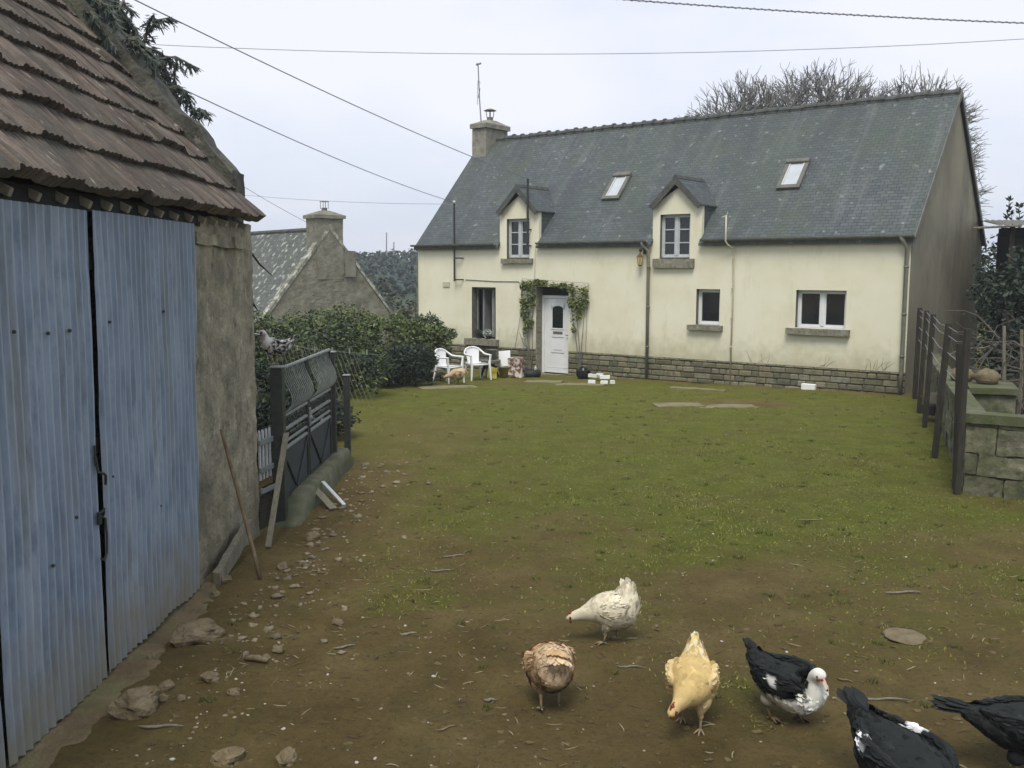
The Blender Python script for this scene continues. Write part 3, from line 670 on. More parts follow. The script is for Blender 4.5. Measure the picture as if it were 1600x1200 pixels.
g = MB(); g.box(12.1, 12.42, -.16, -.04, -.12, .065, bev=.01); g.box(12.13, 12.39, -.166, -.16, -.095, .04, bev=.003); g.build('drain_cover', M_['poly'], house)
cr_ = random.Random(41)   # dead creeper stems left on the render
for xa, xb, n_ in ((13.45, 14.1, 8), (10.8, 11.5, 4), (12.4, 12.8, 3)):
    g = MB()
    for k in range(n_):
        p = Vector((cr_.uniform(xa, xb), -.006, .47)); pts = [p]; d = Vector((cr_.gauss(.1, .5), 0, 1)).normalized()
        for q in range(5): d = (d+Vector((cr_.gauss(.05, .35), 0, cr_.gauss(0, .2)))).normalized(); p = p+d*cr_.uniform(.02, .085); pts.append(p)
        g.tube(pts, [.004, .0035, .003, .002, .002, .001], 4)
    g.build('dead_creeper', M_['bark'], house)
# chimney
ch = MB(); ch.roughbox(.0, .56, 2.53, 3.63, 5.7, 7.06, .12, .012, 4, 2)
ch.roughbox(-.05, .62, 2.47, 3.70, 7.06, 7.20, .12, .01, 6, 2)
ch.add([(-.05, 2.47, 7.2), (.62, 2.47, 7.2), (.62, 3.70, 7.2), (-.05, 3.70, 7.2), (.17, 2.9, 7.36), (.4, 2.9, 7.36), (.4, 3.25, 7.36), (.17, 3.25, 7.36)], [(0, 1, 5, 4), (1, 2, 6, 5), (2, 3, 7, 6), (3, 0, 4, 7), (4, 5, 6, 7)])
ch.roughbox(-.02, .66, 1.5, 2.6, 5.2, 5.3, .2, .01, 2) if False else None
chim = ch.build('chimney', pmat('grey_chimney_stone', [(.15, .15, .12), (.23, .22, .18), (.30, .29, .24)], 5, .95, .6, 40, extra=[((.10, .12, .06), 3, .5, .7, .5, ONE)]), house)
g = MB(); g.tube([(.28, 3.08, 7.34), (.28, 3.08, 7.46)], .10, 12)
for s in (-1, 1): 
    for q in (-1, 1): g.tube([(.28+.07*s, 3.08+.07*q, 7.45), (.28+.09*s, 3.08+.09*q, 7.66)], .012, 5)
g.lathe([(.0, 7.74), (.10, 7.72), (.21, 7.665), (.0, 7.655)], 14, Matrix.Translation((.28, 3.08, 0))); g.build('chimney_cowl', M_['zinc'], chim)
# things fixed on or near the house
def on_house(name, label, cat, x, y, z, group=None): 
    p = hw(x, y, z); return thing(name, label, cat, p, -HA, group)
t_ = on_house('television_antenna', 'thin old antenna mast strapped to the house chimney', 'antenna', .16, 2.8, 7.1)
g = MB(); g.tube([(0, 0, 0), (-.08, 0, .9), (-.14, 0, 2.02)], [.022, .02, .018], 6); g.build('mast', M_['wire'], t_)
g = MB(); g.tube([(-.18, -.05, 1.98), (-.08, .08, 2.03)], .03, 6); g.tube([(-.15, 0, 1.95), (-.19, .0, 2.03)], .02, 5)
for zz, l in ((1.5, .14), (1.3, .10)): g.tube([(-.12, 0, zz), (-.0+l*.3, -.1, zz-.12)], .009, 4)
g.tube([(-.15, 0, 1.5), (-.17, 0, .75)], .008, 4); g.tube([(-.07, 0, 1.25), (-.12, 0, .95)], .02, 5); g.build('aerial_element', M_['wire'], t_)
t_ = on_house('service_pole', 'long dark bracket pole at the left of the facade carrying the wires', 'pole', 1.57, -.12, 2.34)
g = MB(); g.tube([(0, 0, -.05), (0, 0, 2.22)], .028, 8); g.build('pole', M_['iron'], t_)
for z in (0, .62, ):
    g = MB(); g.tube([(0, 0, z), (.22, .0, z), (.24, .12, z)], .02, 6); g.build('bracket', M_['iron'], t_)
g = MB(); g.ball((0, 0, 2.22), .05, 8, 6); g.build('insulator', M_['oldwhite'], t_)
t_ = on_house('service_pole', 'dark bracket pole standing in front of the left dormer', 'pole', 4.27, -.16, 3.22)
g = MB(); g.tube([(0, 0, 0), (0, 0, 1.86)], .032, 8); g.build('pole', M_['iron'], t_)
for z in (.06, .5): 
    g = MB(); g.tube([(0, 0, z), (.0, .16, z)], .02, 6); g.build('bracket', M_['iron'], t_)
t_ = on_house('wall_lantern', 'old brass coach lantern on the wall beside the grey downpipe', 'lantern', 7.82, -.16, 2.72)
g = MB(); g.lathe([(.0, .0), (.04, .0), (.055, .03), (.05, .035)], 6); g.lathe([(.095, .235), (.07, .27), (.03, .31), (.012, .34), (0, .35)], 6)
for k in range(6):
    a_ = k*math.pi/3; g.tube([(.05*math.cos(a_), .05*math.sin(a_), .03), (.09*math.cos(a_), .09*math.sin(a_), .24)], .007, 4)
g.build('cage', M_['brass'], t_)
g = MB(); g.lathe([(.045, .035), (.085, .235)], 6); g.build('lantern_glass', M_['lampglass'], t_)
g = MB(); g.tube([(0, 0, .33), (0, .01, .42), (.03, .08, .44), (.04, .16, .38)], .013, 6); g.box(.0, .08, .14, .158, .3, .46, bev=.008); g.ball((0, .02, .40), .045, 8, 6); g.build('wall_bracket', M_['iron'], t_)

# ------------------------------------------------------------------ leaves helpers
def leafcards(centers, size, rng, droop=0.0, aspect=.5, jit=.35):
    """centers (N,3) -> rhombus leaves (N,4,3)"""
    n = len(centers); d = rng.normal(size=(n, 3)); d[:, 2] = d[:, 2]*.6-droop; d /= np.linalg.norm(d, axis=1)[:, None]
    e = np.cross(d, rng.normal(size=(n, 3))); e /= np.linalg.norm(e, axis=1)[:, None]
    s = size*(1+jit*rng.normal(size=n)).clip(.4, 2)[:, None]
    c = np.asarray(centers); nn = np.cross(d, e)
    return np.stack([c-d*s, c+e*s*aspect+nn*s*.12, c+d*s, c-e*s*aspect+nn*s*.12], axis=1)
def palette(n, cols, rng, var=.15):
    c = np.array(cols)[rng.integers(0, len(cols), n)]; return (c*(1+var*rng.normal(size=(n, 1)))).clip(.004, 1)
def blobcloud(n, ells, rng, shell=.55, nscale=1.6, thr=-.15, seed=0):
    out = []
    w = np.array([e[1][0]*e[1][1]+e[1][1]*e[1][2]+e[1][0]*e[1][2] for e in ells]); w = w/w.sum()
    while len(out) < n:
        e = ells[rng.choice(len(ells), p=w)]; d = rng.normal(size=3); d /= np.linalg.norm(d); r = shell+(1-shell)*rng.random()**.6
        r *= 1+.22*mnoise.noise(Vector(d*2.4)+Vector((seed, e[0][0], e[0][1])))
        p = np.array(e[0])+d*r*np.array(e[1])
        if mnoise.noise(Vector(p*nscale)+Vector((seed, 0, 0))) < thr and rng.random() < .85: continue
        out.append(p)
    return np.array(out)
#==PART3==
# ------------------------------------------------------------------ barn (local x away from the camera, y into the barn)
BA = .0269
barn = thing('barn', 'old stone barn with ribbed clay tile roof and blue corrugated doors', 'barn', (-2.622, 5.911, 0), math.pi/2-BA)
BM = Matrix.Translation((-2.622, 5.911, 0)) @ Matrix.Rotation(math.pi/2-BA, 4, 'Z')
def bw(x, y, z): return BM @ Vector((x, y, z))
M_['barn_wall'] = pmat('ochre_barn_render', [(.15, .14, .105), (.25, .23, .165), (.33, .295, .205), (.44, .42, .33)], 4.5, .95, .9, 28,
    extra=[((.10, .10, .075), 1.6, .48, .66, .8, (1, 1, .5)), ((.36, .33, .25), 12, .60, .70, .45, ONE), ((.055, .05, .035), 5, .56, .66, .8, (1, 1, .6)), ((.42, .40, .32), 3.5, .60, .68, .5, (1, 1, .4)), ((.09, .105, .05), 2.2, .54, .68, .5, ONE)], bdist=.02)
XC = 3.60
mb = MB()
mb.rough((1.86, 0, -.2), (XC, 0, -.2), (XC, 0, 3.04), (1.86, 0, 3.04), .03, .020, 3, 3.6)
mb.rough((XC, 0, -.2), (XC, 5.2, -.2), (XC, 5.2, 3.04), (XC, 0, 3.04), .06, .020, 3, 3.6)
mb.rough((1.86, .45, -.2), (1.86, 0, -.2), (1.86, 0, 3.04), (1.86, .45, 3.04), .05, .020, 3, 3.6)
mb.rough((-9, 0, -.2), (-1.25, 0, -.2), (-1.25, 0, 3.04), (-9, 0, 3.04), .3, .03, 3, 2.2)
mb.rough((-1.25, 0, -.2), (-1.25, .45, -.2), (-1.25, .45, 3.04), (-1.25, 0, 3.04), .1, .03, 3, 2.2)
mb.rough((-9, 5.2, -.2), (-9, 0, -.2), (-9, 0, 3.04), (-9, 5.2, 3.04), .5, .03, 3, 2.2)
mb.rough((XC, 5.2, -.2), (-9, 5.2, -.2), (-9, 5.2, 3.04), (XC, 5.2, 3.04), .6, .03, 3, 2.2)
mb.build('wall', M_['barn_wall'], barn, smooth=True)
mb = MB(); mb.box(-8.9, 3.5, 1.6, 1.65, -.1, 3.0); mb.box(-8.9, 3.3, .05, 5.1, 2.99, 3.02); mb.box(-8.9, 3.5, .02, 1.6, -.12, -.1)
mb.build('dark_backing', M_['dark'], barn)  # near-black box painted in for the darkness inside the barn
mb = MB(); mb.roughbox(2.0, 3.3, -.035, .1, 2.80, 2.90, .06, .016, 8, 4); mb.build('wall_ledge', M_['barn_wall'], barn, smooth=True)
mb = MB(); mb.roughbox(-8.9, 2.15, -.012, .3, 2.955, 3.06, .15, .008, 1, 2); mb.build('lintel_beam', M_['beam'], barn)
# gable parapet at the far end, rising over the tiles
YR = 2.6; PS = 1.13
def ptop(y): return 3.52+PS*(y-.06) if y < YR else 3.52+PS*(2*YR-y-.06)
mb = MB(); ys = np.arange(.06, 5.2, .08)
for i in range(len(ys)-1):
    y, y2 = ys[i], ys[i+1]; a0 = ptop(y)+.07*n3(y, 0, 3, 2.6)+.07*n3(y, 0, 8, 6); a1 = ptop(y2)+.07*n3(y2, 0, 3, 2.6)+.07*n3(y2, 0, 8, 6)
    mb.rough((3.30, y2, 2.9), (3.30, y, 2.9), (3.30, y, a0), (3.30, y2, a1), .07, .035, 2, 2.5)
    mb.rough((XC+.02, y, 2.9), (XC+.02, y2, 2.9), (XC+.02, y2, a1), (XC+.02, y, a0), .12, .035, 2, 2.5)
    mb.rough((3.30, y, a0), (XC+.02, y, a0), (XC+.02, y2, a1), (3.30, y2, a1), .07, .035, 2, 2.5)
mb.rough((3.30, .06, 2.9), (XC+.02, .06, 2.9), (XC+.02, .06, ptop(.06)), (3.30, .06, ptop(.06)), .07, .035, 2, 2.5)
mb.build('gable_parapet', pmat('weathered_parapet_stone', [(.035, .036, .030), (.075, .074, .060), (.12, .118, .096)], 6, .95, .8, 30, extra=[((.08, .10, .05), 3, .5, .68, .6, ONE), ((.30, .29, .25), 8, .6, .7, .5, ONE)], bdist=.02), barn, smooth=True)
# tiles, course by course
M_['tile'] = pmat('ribbed_clay_tiles', [(.45, .44, .43), (.82, .78, .75), (1.15, 1.1, 1.04)], 5, .92, .8, 60, attr=True, stretch=(2.2, 1, 1),
    extra=[((.075, .078, .060), 1.1, .42, .66, .75, ONE), ((.055, .048, .045), 6, .52, .68, .65, (2, .7, .7)), ((.42, .40, .35), 6, .60, .70, .8, (7, .8, .8)), ((.14,.145,.12),16,.6,.72,.5,ONE)], bdist=.01)
TS = 1.10; ta = math.atan(TS); ct, st = math.cos(ta), math.sin(ta)
P = []; C = []
rt = np.random.default_rng(11)
def tile_grid(xs, c, nrow, side=1):
    exp_ = .355; base = -.16/ct   # distance along slope from wall plane
    V = []; CC = []
    tw = .245
    tid = np.floor(xs/tw).astype(int)
    rr = np.random.default_rng(100+c); off = rr.normal(0, .010, 200); sl = rr.normal(0, .014, 200); kk = rr.uniform(.62, 1.2, 200); hue = rr.random(200)
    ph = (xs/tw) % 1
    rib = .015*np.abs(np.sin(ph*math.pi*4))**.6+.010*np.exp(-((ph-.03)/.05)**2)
    rows = [(-.030, -.004)]+[(u, None) for u in np.linspace(0, 1.12, nrow)]
    for ri, (u, hh) in enumerate(rows):
        for i, x in enumerate(xs):
            t = tid[i] % 200
            scal = .010*math.sin(math.pi*ph[i])
            d = base+c*exp_+max(u, 0)*exp_-(scal+sl[t])*(1-min(max(u, 0), 1))
            edge = math.exp(-max(u, 0)*9)
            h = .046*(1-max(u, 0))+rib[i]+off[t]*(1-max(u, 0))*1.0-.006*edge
            if ri == 0: h = .004*(c == 0)-.035; d += .012
            h += .016*n3(x, d, 4, .9)+.006*n3(x, d, 9, 3)
            y = d*ct-h*st; z = 3.095+.0+d*st+h*ct+.16*TS
            V.append((x, y if side > 0 else 5.2-y, z-.02)); 
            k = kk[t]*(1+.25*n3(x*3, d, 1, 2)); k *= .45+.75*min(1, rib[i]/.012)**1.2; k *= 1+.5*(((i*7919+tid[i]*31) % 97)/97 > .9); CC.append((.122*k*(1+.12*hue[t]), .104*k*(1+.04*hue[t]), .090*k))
    n = len(xs); F = [(j*n+i, j*n+i+1, (j+1)*n+i+1, (j+1)*n+i) for j in range(len(rows)-1) for i in range(n-1)]
    return V, F, CC
mb = MB()
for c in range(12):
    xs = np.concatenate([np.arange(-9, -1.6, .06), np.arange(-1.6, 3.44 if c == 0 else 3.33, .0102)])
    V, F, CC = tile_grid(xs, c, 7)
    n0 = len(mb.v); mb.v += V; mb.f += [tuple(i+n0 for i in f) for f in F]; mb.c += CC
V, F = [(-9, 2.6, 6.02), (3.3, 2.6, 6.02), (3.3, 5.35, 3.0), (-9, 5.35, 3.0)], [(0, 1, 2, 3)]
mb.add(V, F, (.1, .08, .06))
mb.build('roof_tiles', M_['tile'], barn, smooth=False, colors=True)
mb = MB(); mb.add([(-9, .02, 3.02), (3.35, .02, 3.02), (3.35, 2.6, 5.88), (-9, 2.6, 5.88)], [(0, 1, 2, 3)])
mb.build('roof_underside', M_['wood_dark'], barn)
k = 0; x = -2.0
while x < 3.4:
    mb = MB(); a_ = x; mb.box(a_, a_+.034, -.040, .06, 0, .05, M=Matrix.Translation((0, -.02, 2.985+random.uniform(-.006, .006))) @ Matrix.Rotation(.45, 4, 'X'), bev=.004)
    mb.build('rafter', M_['rafter'], barn); x += .285+random.uniform(-.02, .02); k += 1
# stone corner boulder under the eave tip
# corrugated doors
M_['blue_sheet'] = pmat('blue_grey_corrugated_sheet', [(.155, .205, .265), (.22, .275, .345), (.295, .35, .41)], 1.3, .5, .25, 50, stretch=(2.5, 2.5, .35), spec=.35,
    extra=[((.11, .15, .205), 9, .46, .66, .75, (1, 1, .35)), ((.30, .36, .40), 6, .56, .74, .45, (6, 6, .25)), ((.15, .155, .13), 2.2, .52, .68, .65, (3, 3, .3)), ((.22, .12, .06), 20, .70, .76, .6, (1, 1, .5)), ((.05, .06, .07), 26, .66, .72, .5, (1, 1, .6))], bdist=.004)
def crest_highlight(mat_):   # pale highlight painted into the colour along the crest of every corrugation
    t = mat_.node_tree; N = t.nodes; L = t.links; b = N['Principled BSDF']; src = out_of(mat_)
    tcn = N.new('ShaderNodeTexCoord'); sp = N.new('ShaderNodeSeparateXYZ'); L.new(tcn.outputs['Object'], sp.inputs[0])
    m1 = N.new('ShaderNodeMath'); m1.operation = 'MULTIPLY'; m1.inputs[1].default_value = 2*math.pi/.082; L.new(sp.outputs[0], m1.inputs[0])
    m2 = N.new('ShaderNodeMath'); m2.operation = 'COSINE'; L.new(m1.outputs[0], m2.inputs[0])
    mr = N.new('ShaderNodeMapRange'); mr.inputs[1].default_value = .72; mr.inputs[2].default_value = 1.0; mr.inputs[4].default_value = .55; L.new(m2.outputs[0], mr.inputs[0])
    mm = N.new('ShaderNodeMix'); mm.data_type = 'RGBA'; L.new(mr.outputs[0], mm.inputs[0]); L.new(src, mm.inputs[6]); mm.inputs[7].default_value = (.36, .42, .46, 1); L.new(mm.outputs[2], b.inputs['Base Color'])
crest_highlight(M_['blue_sheet'])
def bottom_dirt(mat_, z0, z1, col, fac=.9):   # rust and splashed soil along the foot of the sheets, a stain with its own shape
    t = mat_.node_tree; N = t.nodes; L = t.links; b = N['Principled BSDF']; src = out_of(mat_)
    tcn = N.new('ShaderNodeTexCoord'); sp = N.new('ShaderNodeSeparateXYZ'); L.new(tcn.outputs['Object'], sp.inputs[0])
    n2 = N.new('ShaderNodeTexNoise'); n2.inputs['Scale'].default_value = 5; n2.inputs['Detail'].default_value = 8; L.new(tcn.outputs['Object'], n2.inputs['Vector'])
    ad = N.new('ShaderNodeMath'); ad.operation = 'MULTIPLY_ADD'; ad.inputs[1].default_value = .9; L.new(n2.outputs[0], ad.inputs[0]); L.new(sp.outputs[2], ad.inputs[2])
    mr = N.new('ShaderNodeMapRange'); mr.inputs[1].default_value = z1+.45; mr.inputs[2].default_value = z0+.45; mr.inputs[4].default_value = fac; L.new(ad.outputs[0], mr.inputs[0])
    mm = N.new('ShaderNodeMix'); mm.data_type = 'RGBA'; L.new(mr.outputs[0], mm.inputs[0]); L.new(src, mm.inputs[6]); mm.inputs[7].default_value = (*col, 1); L.new(mm.outputs[2], b.inputs['Base Color'])
bottom_dirt(M_['blue_sheet'], -.05, .75, (.20, .185, .125))
bottom_dirt(M_['render'], .38, 1.05, (.30, .29, .17), .6)
bottom_dirt(M_['barn_wall'], -.1, .9, (.12, .11, .06), .7)
def sheet(x0b, x1b, x0t, x1t, z0, z1, y, name, lab, seed):
    mb = MB(); n = int((max(x1b, x1t)-min(x0b, x0t))/.008); V = []; F = []; nz = 26
    for j in range(nz+1):
        v = j/nz; xa = x0b+(x0t-x0b)*v; xb = x1b+(x1t-x1b)*v; z = z0+(z1-z0)*v
        for i in range(n+1):
            u = i/n; x = xa+(xb-xa)*u; w = x/.082
            yy = y-.017*(.5+.5*math.cos(2*math.pi*w))**1.5-.014*n3(x, z, seed, 1.2)-.004*n3(x, z, seed, 7)
            zz = z+(.025*n3(x, 0, seed, 3)+.012*n3(x, 3, seed, 16) if j == 0 else 0)
            V.append((x, yy, zz))
    for j in range(nz):
        for i in range(n): F.append((j*(n+1)+i, j*(n+1)+i+1, (j+1)*(n+1)+i+1, (j+1)*(n+1)+i))
    mb.add(V, F); o_ = mb.build(name, M_['blue_sheet'], barn, smooth=True); o_['label'] = lab
    return o_
dl = sheet(-1.12, .020, -1.20, .060, .035, 2.955, -.045, 'door', 'near blue corrugated door leaf', 1)
dr = sheet(.072, 1.74, .150, 1.93, .04, 2.965, -.035, 'door', 'far blue corrugated door leaf', 5)
mb = MB(); mb.box(-1.15, .03, -.02, .02, .25, .36); mb.box(-1.15, .05, -.02, .02, 1.45, 1.56); mb.box(-1.18, .07, -.02, .02, 2.6, 2.7); mb.box(-.1, .02, -.02, .02, .05, 2.9); mb.build('door_frame', M_['wood_dark'], dl)
mb = MB(); mb.box(.1, 1.74, -.012, .02, .25, .36); mb.box(.1, 1.8, -.012, .02, 1.45, 1.56); mb.box(.12, 1.9, -.012, .02, 2.6, 2.7); mb.build('door_frame', M_['wood_dark'], dr)
g = MB(); g.tube([(-.02, -.062, 1.46), (-.015, -.075, 1.36), (.03, -.085, 1.345), (.085, -.075, 1.32), (.10, -.065, 1.26)], .009, 6); g.tube([(-.02, -.062, 1.53), (-.02, -.062, 1.40)], .007, 5)
g.build('iron_hook', M_['iron'], dl)
g = MB(); g.box(-.03, .01, -.075, -.058, 1.03, 1.11, bev=.004); g.tube([(0, -.07, 1.08), (.03, -.085, 1.06), (.04, -.085, .95), (.03, -.085, .84), (-.01, -.085, .80), (-.03, -.075, .82)], .008, 6); g.tube([(.0, -.075, 1.1), (.03, -.08, 1.12), (.045, -.07, 1.08)], .008, 6)
g.build('door_latch', M_['iron'], dl)
for x, z in ((-.87, 2.28), (-.52, 2.25), (-.27, 2.25), (-.6, .95), (-.3, 1.15)):
    g = MB(); g.ball((x, -.066, z), .011, 6, 5); g.build('nail', M_['iron'], dl)
for x, z in ((.3, 2.27), (1.2, 2.3), (.24, 1.28), (1.0, .9)):
    g = MB(); g.ball((x, -.05, z), .010, 6, 5); g.build('nail', M_['iron'], dr)
# second leaf edge at far left of view
sheet(-2.6, -1.15, -2.6, -1.22, .03, 2.955, -.03, 'door', 'pale sheet beyond the near door leaf, only its edge in view', 9)
# crumbling apron along the foot
mb = MB(); xs = np.arange(-3, 2.25, .045); V = []; F = []; nr = 9
for x in xs:
    wd = .27+.12*n3(x, 0, 2, 1.6)+.09*n3(x, 0, 7, 5)+.04*n3(x, 0, 9, 14)
    if x > 1.7: wd *= max(.15, (2.25-x)/.55)
    for j in range(nr):
        u = j/(nr-1); p = bw(x, .05-(wd+.05)*u, 0); hgt = .05*(1-u**.8)+.022*fbm(x, u*wd, 2, 6, 4)-(.03 if j == nr-1 else 0)
        V.append((p.x, p.y, gh(p.x, p.y)+hgt))
for i in range(len(xs)-1):
    for j in range(nr-1): F.append((i*nr+j, i*nr+j+1, (i+1)*nr+j+1, (i+1)*nr+j))
mb.add(V, F); o = mb.build('path', M_['apron'], smooth=True); tag(o, 'crumbling pale strip of earth and cement along the foot of the barn doors', kind='structure')
# ------------------------------------------------------------------ stones and timber by the barn
def rock(p, r, sc, seed, label, group='loose stones by the barn', n=18, m=12):
    mb = MB(); mb.ball((0, 0, 0), r, n, m, sc, amp=.42, seed=seed, fs=1.3)
    o = mb.build('stone', M_['rock'], smooth=False, loc=(p[0], p[1], gh(p[0], p[1])+r*sc[2]*.45), rot=(0, 0, seed*1.3)); tag(o, label, 'stone', group)
def sg(x, y):   # ground under pixel
    for_z = 0
    u, v = x-800, y-600
    u, v = u*math.cos(CAM_R)+v*math.sin(CAM_R), -u*math.sin(CAM_R)+v*math.cos(CAM_R)
    cp, sp = math.cos(CAM_P), math.sin(CAM_P); d = (u, CAM_F*cp-v*sp, -CAM_F*sp-v*cp); z = 0
    for _ in range(15): t = (z-CAM_H)/d[2]; X, Y = d[0]*t, d[1]*t; z = gz(X, Y)
    return X, Y
rock(sg(310, 1000), .135, (1.25, .85, .62), 3, 'large pale flat topped stone lying near the far door leaf')
rock(sg(218, 1112), .120, (1.15, .9, .85), 8, 'large brown boulder beside the near door leaf, the bigger of the two lowest')
small = [(263, 1078, .045, 'rounded grey stone right behind the large brown boulder'), (257, 1096, .036, 'small flat stone touching the right side of the large brown boulder'), (330, 1066, .052, 'upright tan stone between the two big boulders and the twig'),
         (368, 1084, .036, 'squarish pale stone right of the upright tan stone'), (360, 1184, .07, 'angular stone at the bottom edge of the picture, the left of a pair'), (452, 1186, .058, 'rounded stone at the bottom edge of the picture, the right of a pair'),
         (437, 1018, .043, 'upright stone by the short log'), (530, 974, .038, 'round stone alone on the dirt, out from the plank'), (489, 840, .065, 'mossy stone at the foot of the concrete kerb under the gate'),
         (443, 888, .05, 'small pale stone in front of the dark hollow under the gate post'), (286, 1096, .03, 'tiny stone midway between boulder and squarish stone'), (300, 915, .05, 'stone wedged under the end of the leaning plank'),
         (352, 912, .055, 'stone among the rubble in front of the leaning plank'), (338, 932, .04, 'white chip of stone under the leaning plank'), (240, 1033, .04, 'half buried stone on the apron between the two big boulders'),
         (418, 1030, .03, 'small round stone just left of the short log end')]
for i, (px, py, r, lab) in enumerate(small): rock(sg(px, py), r, (1.2, .9, .75), 20+i*3, lab, n=12, m=8)
t = thing('leaning_plank', 'mossy broken plank propped low against the foot of the barn corner', 'plank', bw(0, 0, 0), math.pi/2-BA)
g = MB(); A = Vector((1.95, -.12, .03)); B_ = Vector((2.95, -.10, .24)); dv = (B_-A); q = Matrix.Translation(A) @ dv.to_track_quat('X', 'Z').to_matrix().to_4x4()
V0 = len(g.v); g.roughbox(0, dv.length, -.03, .03, -.07, .07, .05, .012, 5, 5); g.v = [tuple(q @ Vector(v)) for v in g.v]; g.build('board', M_['wood_grey'], t)
x, y = sg(408, 907); p1 = bw(2.42, -.04, 1.24)
t = MB(); A = Vector((x, y, gh(x, y))); t.tube([A+(p1-A)*k+Vector((0, 0, .012*math.sin(5*k))) for k in np.linspace(0, 1, 9)], [.017, .019, .018, .017, .017, .016, .016, .015, .013], 8)
o = t.build('wooden_pole', M_['wood_pole'], smooth=True); tag(o, 'long brown stick leaning against the barn corner', 'stick')
x, y = sg(405, 1037); t = MB(); t.tube([(x-.09, y+.03, gh(x, y)+.02), (x, y, gh(x, y)+.03), (x+.07, y-.02, gh(x, y)+.02)], [.02, .023, .015], 8); o = t.build('short_log', M_['wood_pole'], smooth=True); tag(o, 'short thick piece of branch on the dirt near the barn', 'log')
def stick(px, py, l, ang, r, lab):
    x, y = sg(px, py); t = MB(); pts = []
    for k in np.linspace(-.5, .5, 6): pts.append((x+math.cos(ang)*l*k, y+math.sin(ang)*l*k+.01*math.sin(k*9), gh(x, y)+r+.004))
    t.tube(pts, [r*.5, r, r*1.1, r, r*.9, r*.4], 6); o = t.build('twig', M_['wood_grey'] if 'pale' in lab else M_['wood_pole'], smooth=True); tag(o, lab, 'twig', 'loose twigs on the yard')
stick(254, 1137, .26, .08, .009, 'pale split twig below the large brown boulder'); stick(1412, 925, .30, .12, .010, 'pale twig lying right of the hens on the brown earth'); stick(540, 1010, .17, .5, .008, 'pale twig right of the short log')
stick(640, 988, .13, .35, .010, 'pale curved twig left of the white hen'); stick(767, 1087, .075, .1, .010, 'pale short peg of wood left of the brown hen'); stick(700, 1135, .14, .6, .006, 'dark thin twig below left of the brown hen')
stick(690, 890, .20, .2, .008, 'pale curled strip on the worn grass far left of the white hen'); stick(710, 868, .22, .4, .008, 'pale curled strip behind the other, on the worn grass'); stick(985, 1044, .17, .05, .007, 'pale sliver between the white hen and the buff hen'); stick(1322, 1058, .09, -.5, .007, 'dark twig right of the white headed duck')
stick(1265, 810, .25, .05, .007, 'pale straw stalk on the grass left of the low wall'); stick(1382, 1090, .3, .0, .008, 'pale half buried stick behind the last two ducks')
# flat stones let into the ground
for (px, py, rx, ry, lab) in ((1415, 990, .15, .17, 'flat pale stone set flush in the earth behind the ducks'),):
    x, y = sg(px, py); t = MB(); t.ball((0, 0, 0), 1, 16, 8, (rx, ry, .012), amp=.25, seed=4); o = t.build('flat_stone', M_['rock'], loc=(x, y, gh(x, y)-.002), smooth=True); tag(o, lab, 'stone')
#==PART4==
# ------------------------------------------------------------------ gate and fence on the left
def post(x, y, h, w, label, lean=(0, 0), cap=True, mat='iron', name='gate_post', group=None):
    t = thing(name, label, 'post', (x, y, gh(x, y)-.05), 0, group); t.rotation_euler = (lean[0], lean[1], 0)
    g = MB(); g.box(-w, w, -w, w, 0, h+.05, bev=.006); g.build('post_shaft', M_[mat], t)
    if cap: g = MB(); g.box(-w-.012, w+.012, -w-.012, w+.012, h+.051, h+.07, bev=.006); g.build('cap', M_['iron_pale'], t)
    return t
post(-2.40, 9.90, 1.62, .062, 'near dark gate post on which the speckled hen stands')
post(-2.35, 12.60, 1.56, .05, 'far dark gate post at the end of the iron gate')
post(-2.24, 13.1, 1.20, .04, 'short dark post just past the far gate post')
GA = math.atan2(.05, 2.6)
gate = thing('iron_gate', 'dark iron gate with bowed bars above grey sheet panels', 'gate', (-2.40, 9.98, 0), math.pi/2-GA)
def leaf(x0, x1, lab):
    f = MB(); r = .022
    f.box(x0, x0+.045, -.02, .02, .20, 1.59, bev=.004); f.box(x1-.045, x1, -.02, .02, .20, 1.59, bev=.004); f.box(x0+.03, x1-.03, -.019, .019, .21, .235)
    fr = f.build('gate_leaf', M_['iron'], gate); fr['label'] = lab
    f = MB(); f.tube([(x0, 0, 1.585), (x1, 0, 1.585)], .022, 8)
    for z, rr in ((1.08, .021), (.93, .020), (.80, .016), (.725, .02)): f.tube([(x0+.04, 0, z), (x1-.04, 0, z)], rr, 8)
    f.build('rail', M_['iron_pale'], fr)
    f = MB(); f.box(x0+.046, x1-.046, .0, .008, .22, .71); f.build('sheet_panel', M_['iron_blue'], fr)
    f = MB(); f.tube([(x0+.05, -.012, .70), ((x0+x1)/2, -.012, .24), ], .011, 6); f.tube([(x1-.05, -.012, .70), ((x0+x1)/2+.02, -.012, .24)], .011, 6); f.box(x0+.046, x1-.046, -.015, .015, .20, .24); f.build('brace', M_['iron'], fr)
    f = MB(); x = x0+.10
    while x < x1-.06:
        pts = [(x, -.11*math.sin(math.pi*min(1, (1-k))**1.7)*(1 if k < 1 else 0), 1.09+.48*k) for k in np.linspace(0, 1, 10)]
        f.tube(pts, .006, 5); x += .075
    f.build('bowed_bars', M_['iron_pale'], fr, smooth=True)
    f = MB(); x = x0+.1; k = 0
    while x < x1-.1:
        s = 1 if k % 2 else -1; pts = [(x+.055*math.cos(a_)*(1-a_/9), -.005, 1.005+s*.05*math.sin(a_)*(1-a_/9)) for a_ in np.linspace(0, 5.5, 12)]
        f.tube(pts, .009, 5); f.ball((x+.05, 0, 1.0), .022, 7, 5, (1.4, .5, 1)); x += .105; k += 1
    x = x0+.08
    while x < x1-.12: f.box(x, x+.26, -.008, .008, .85, .875); x += .3
    f.build('scroll_work', M_['iron'], fr)
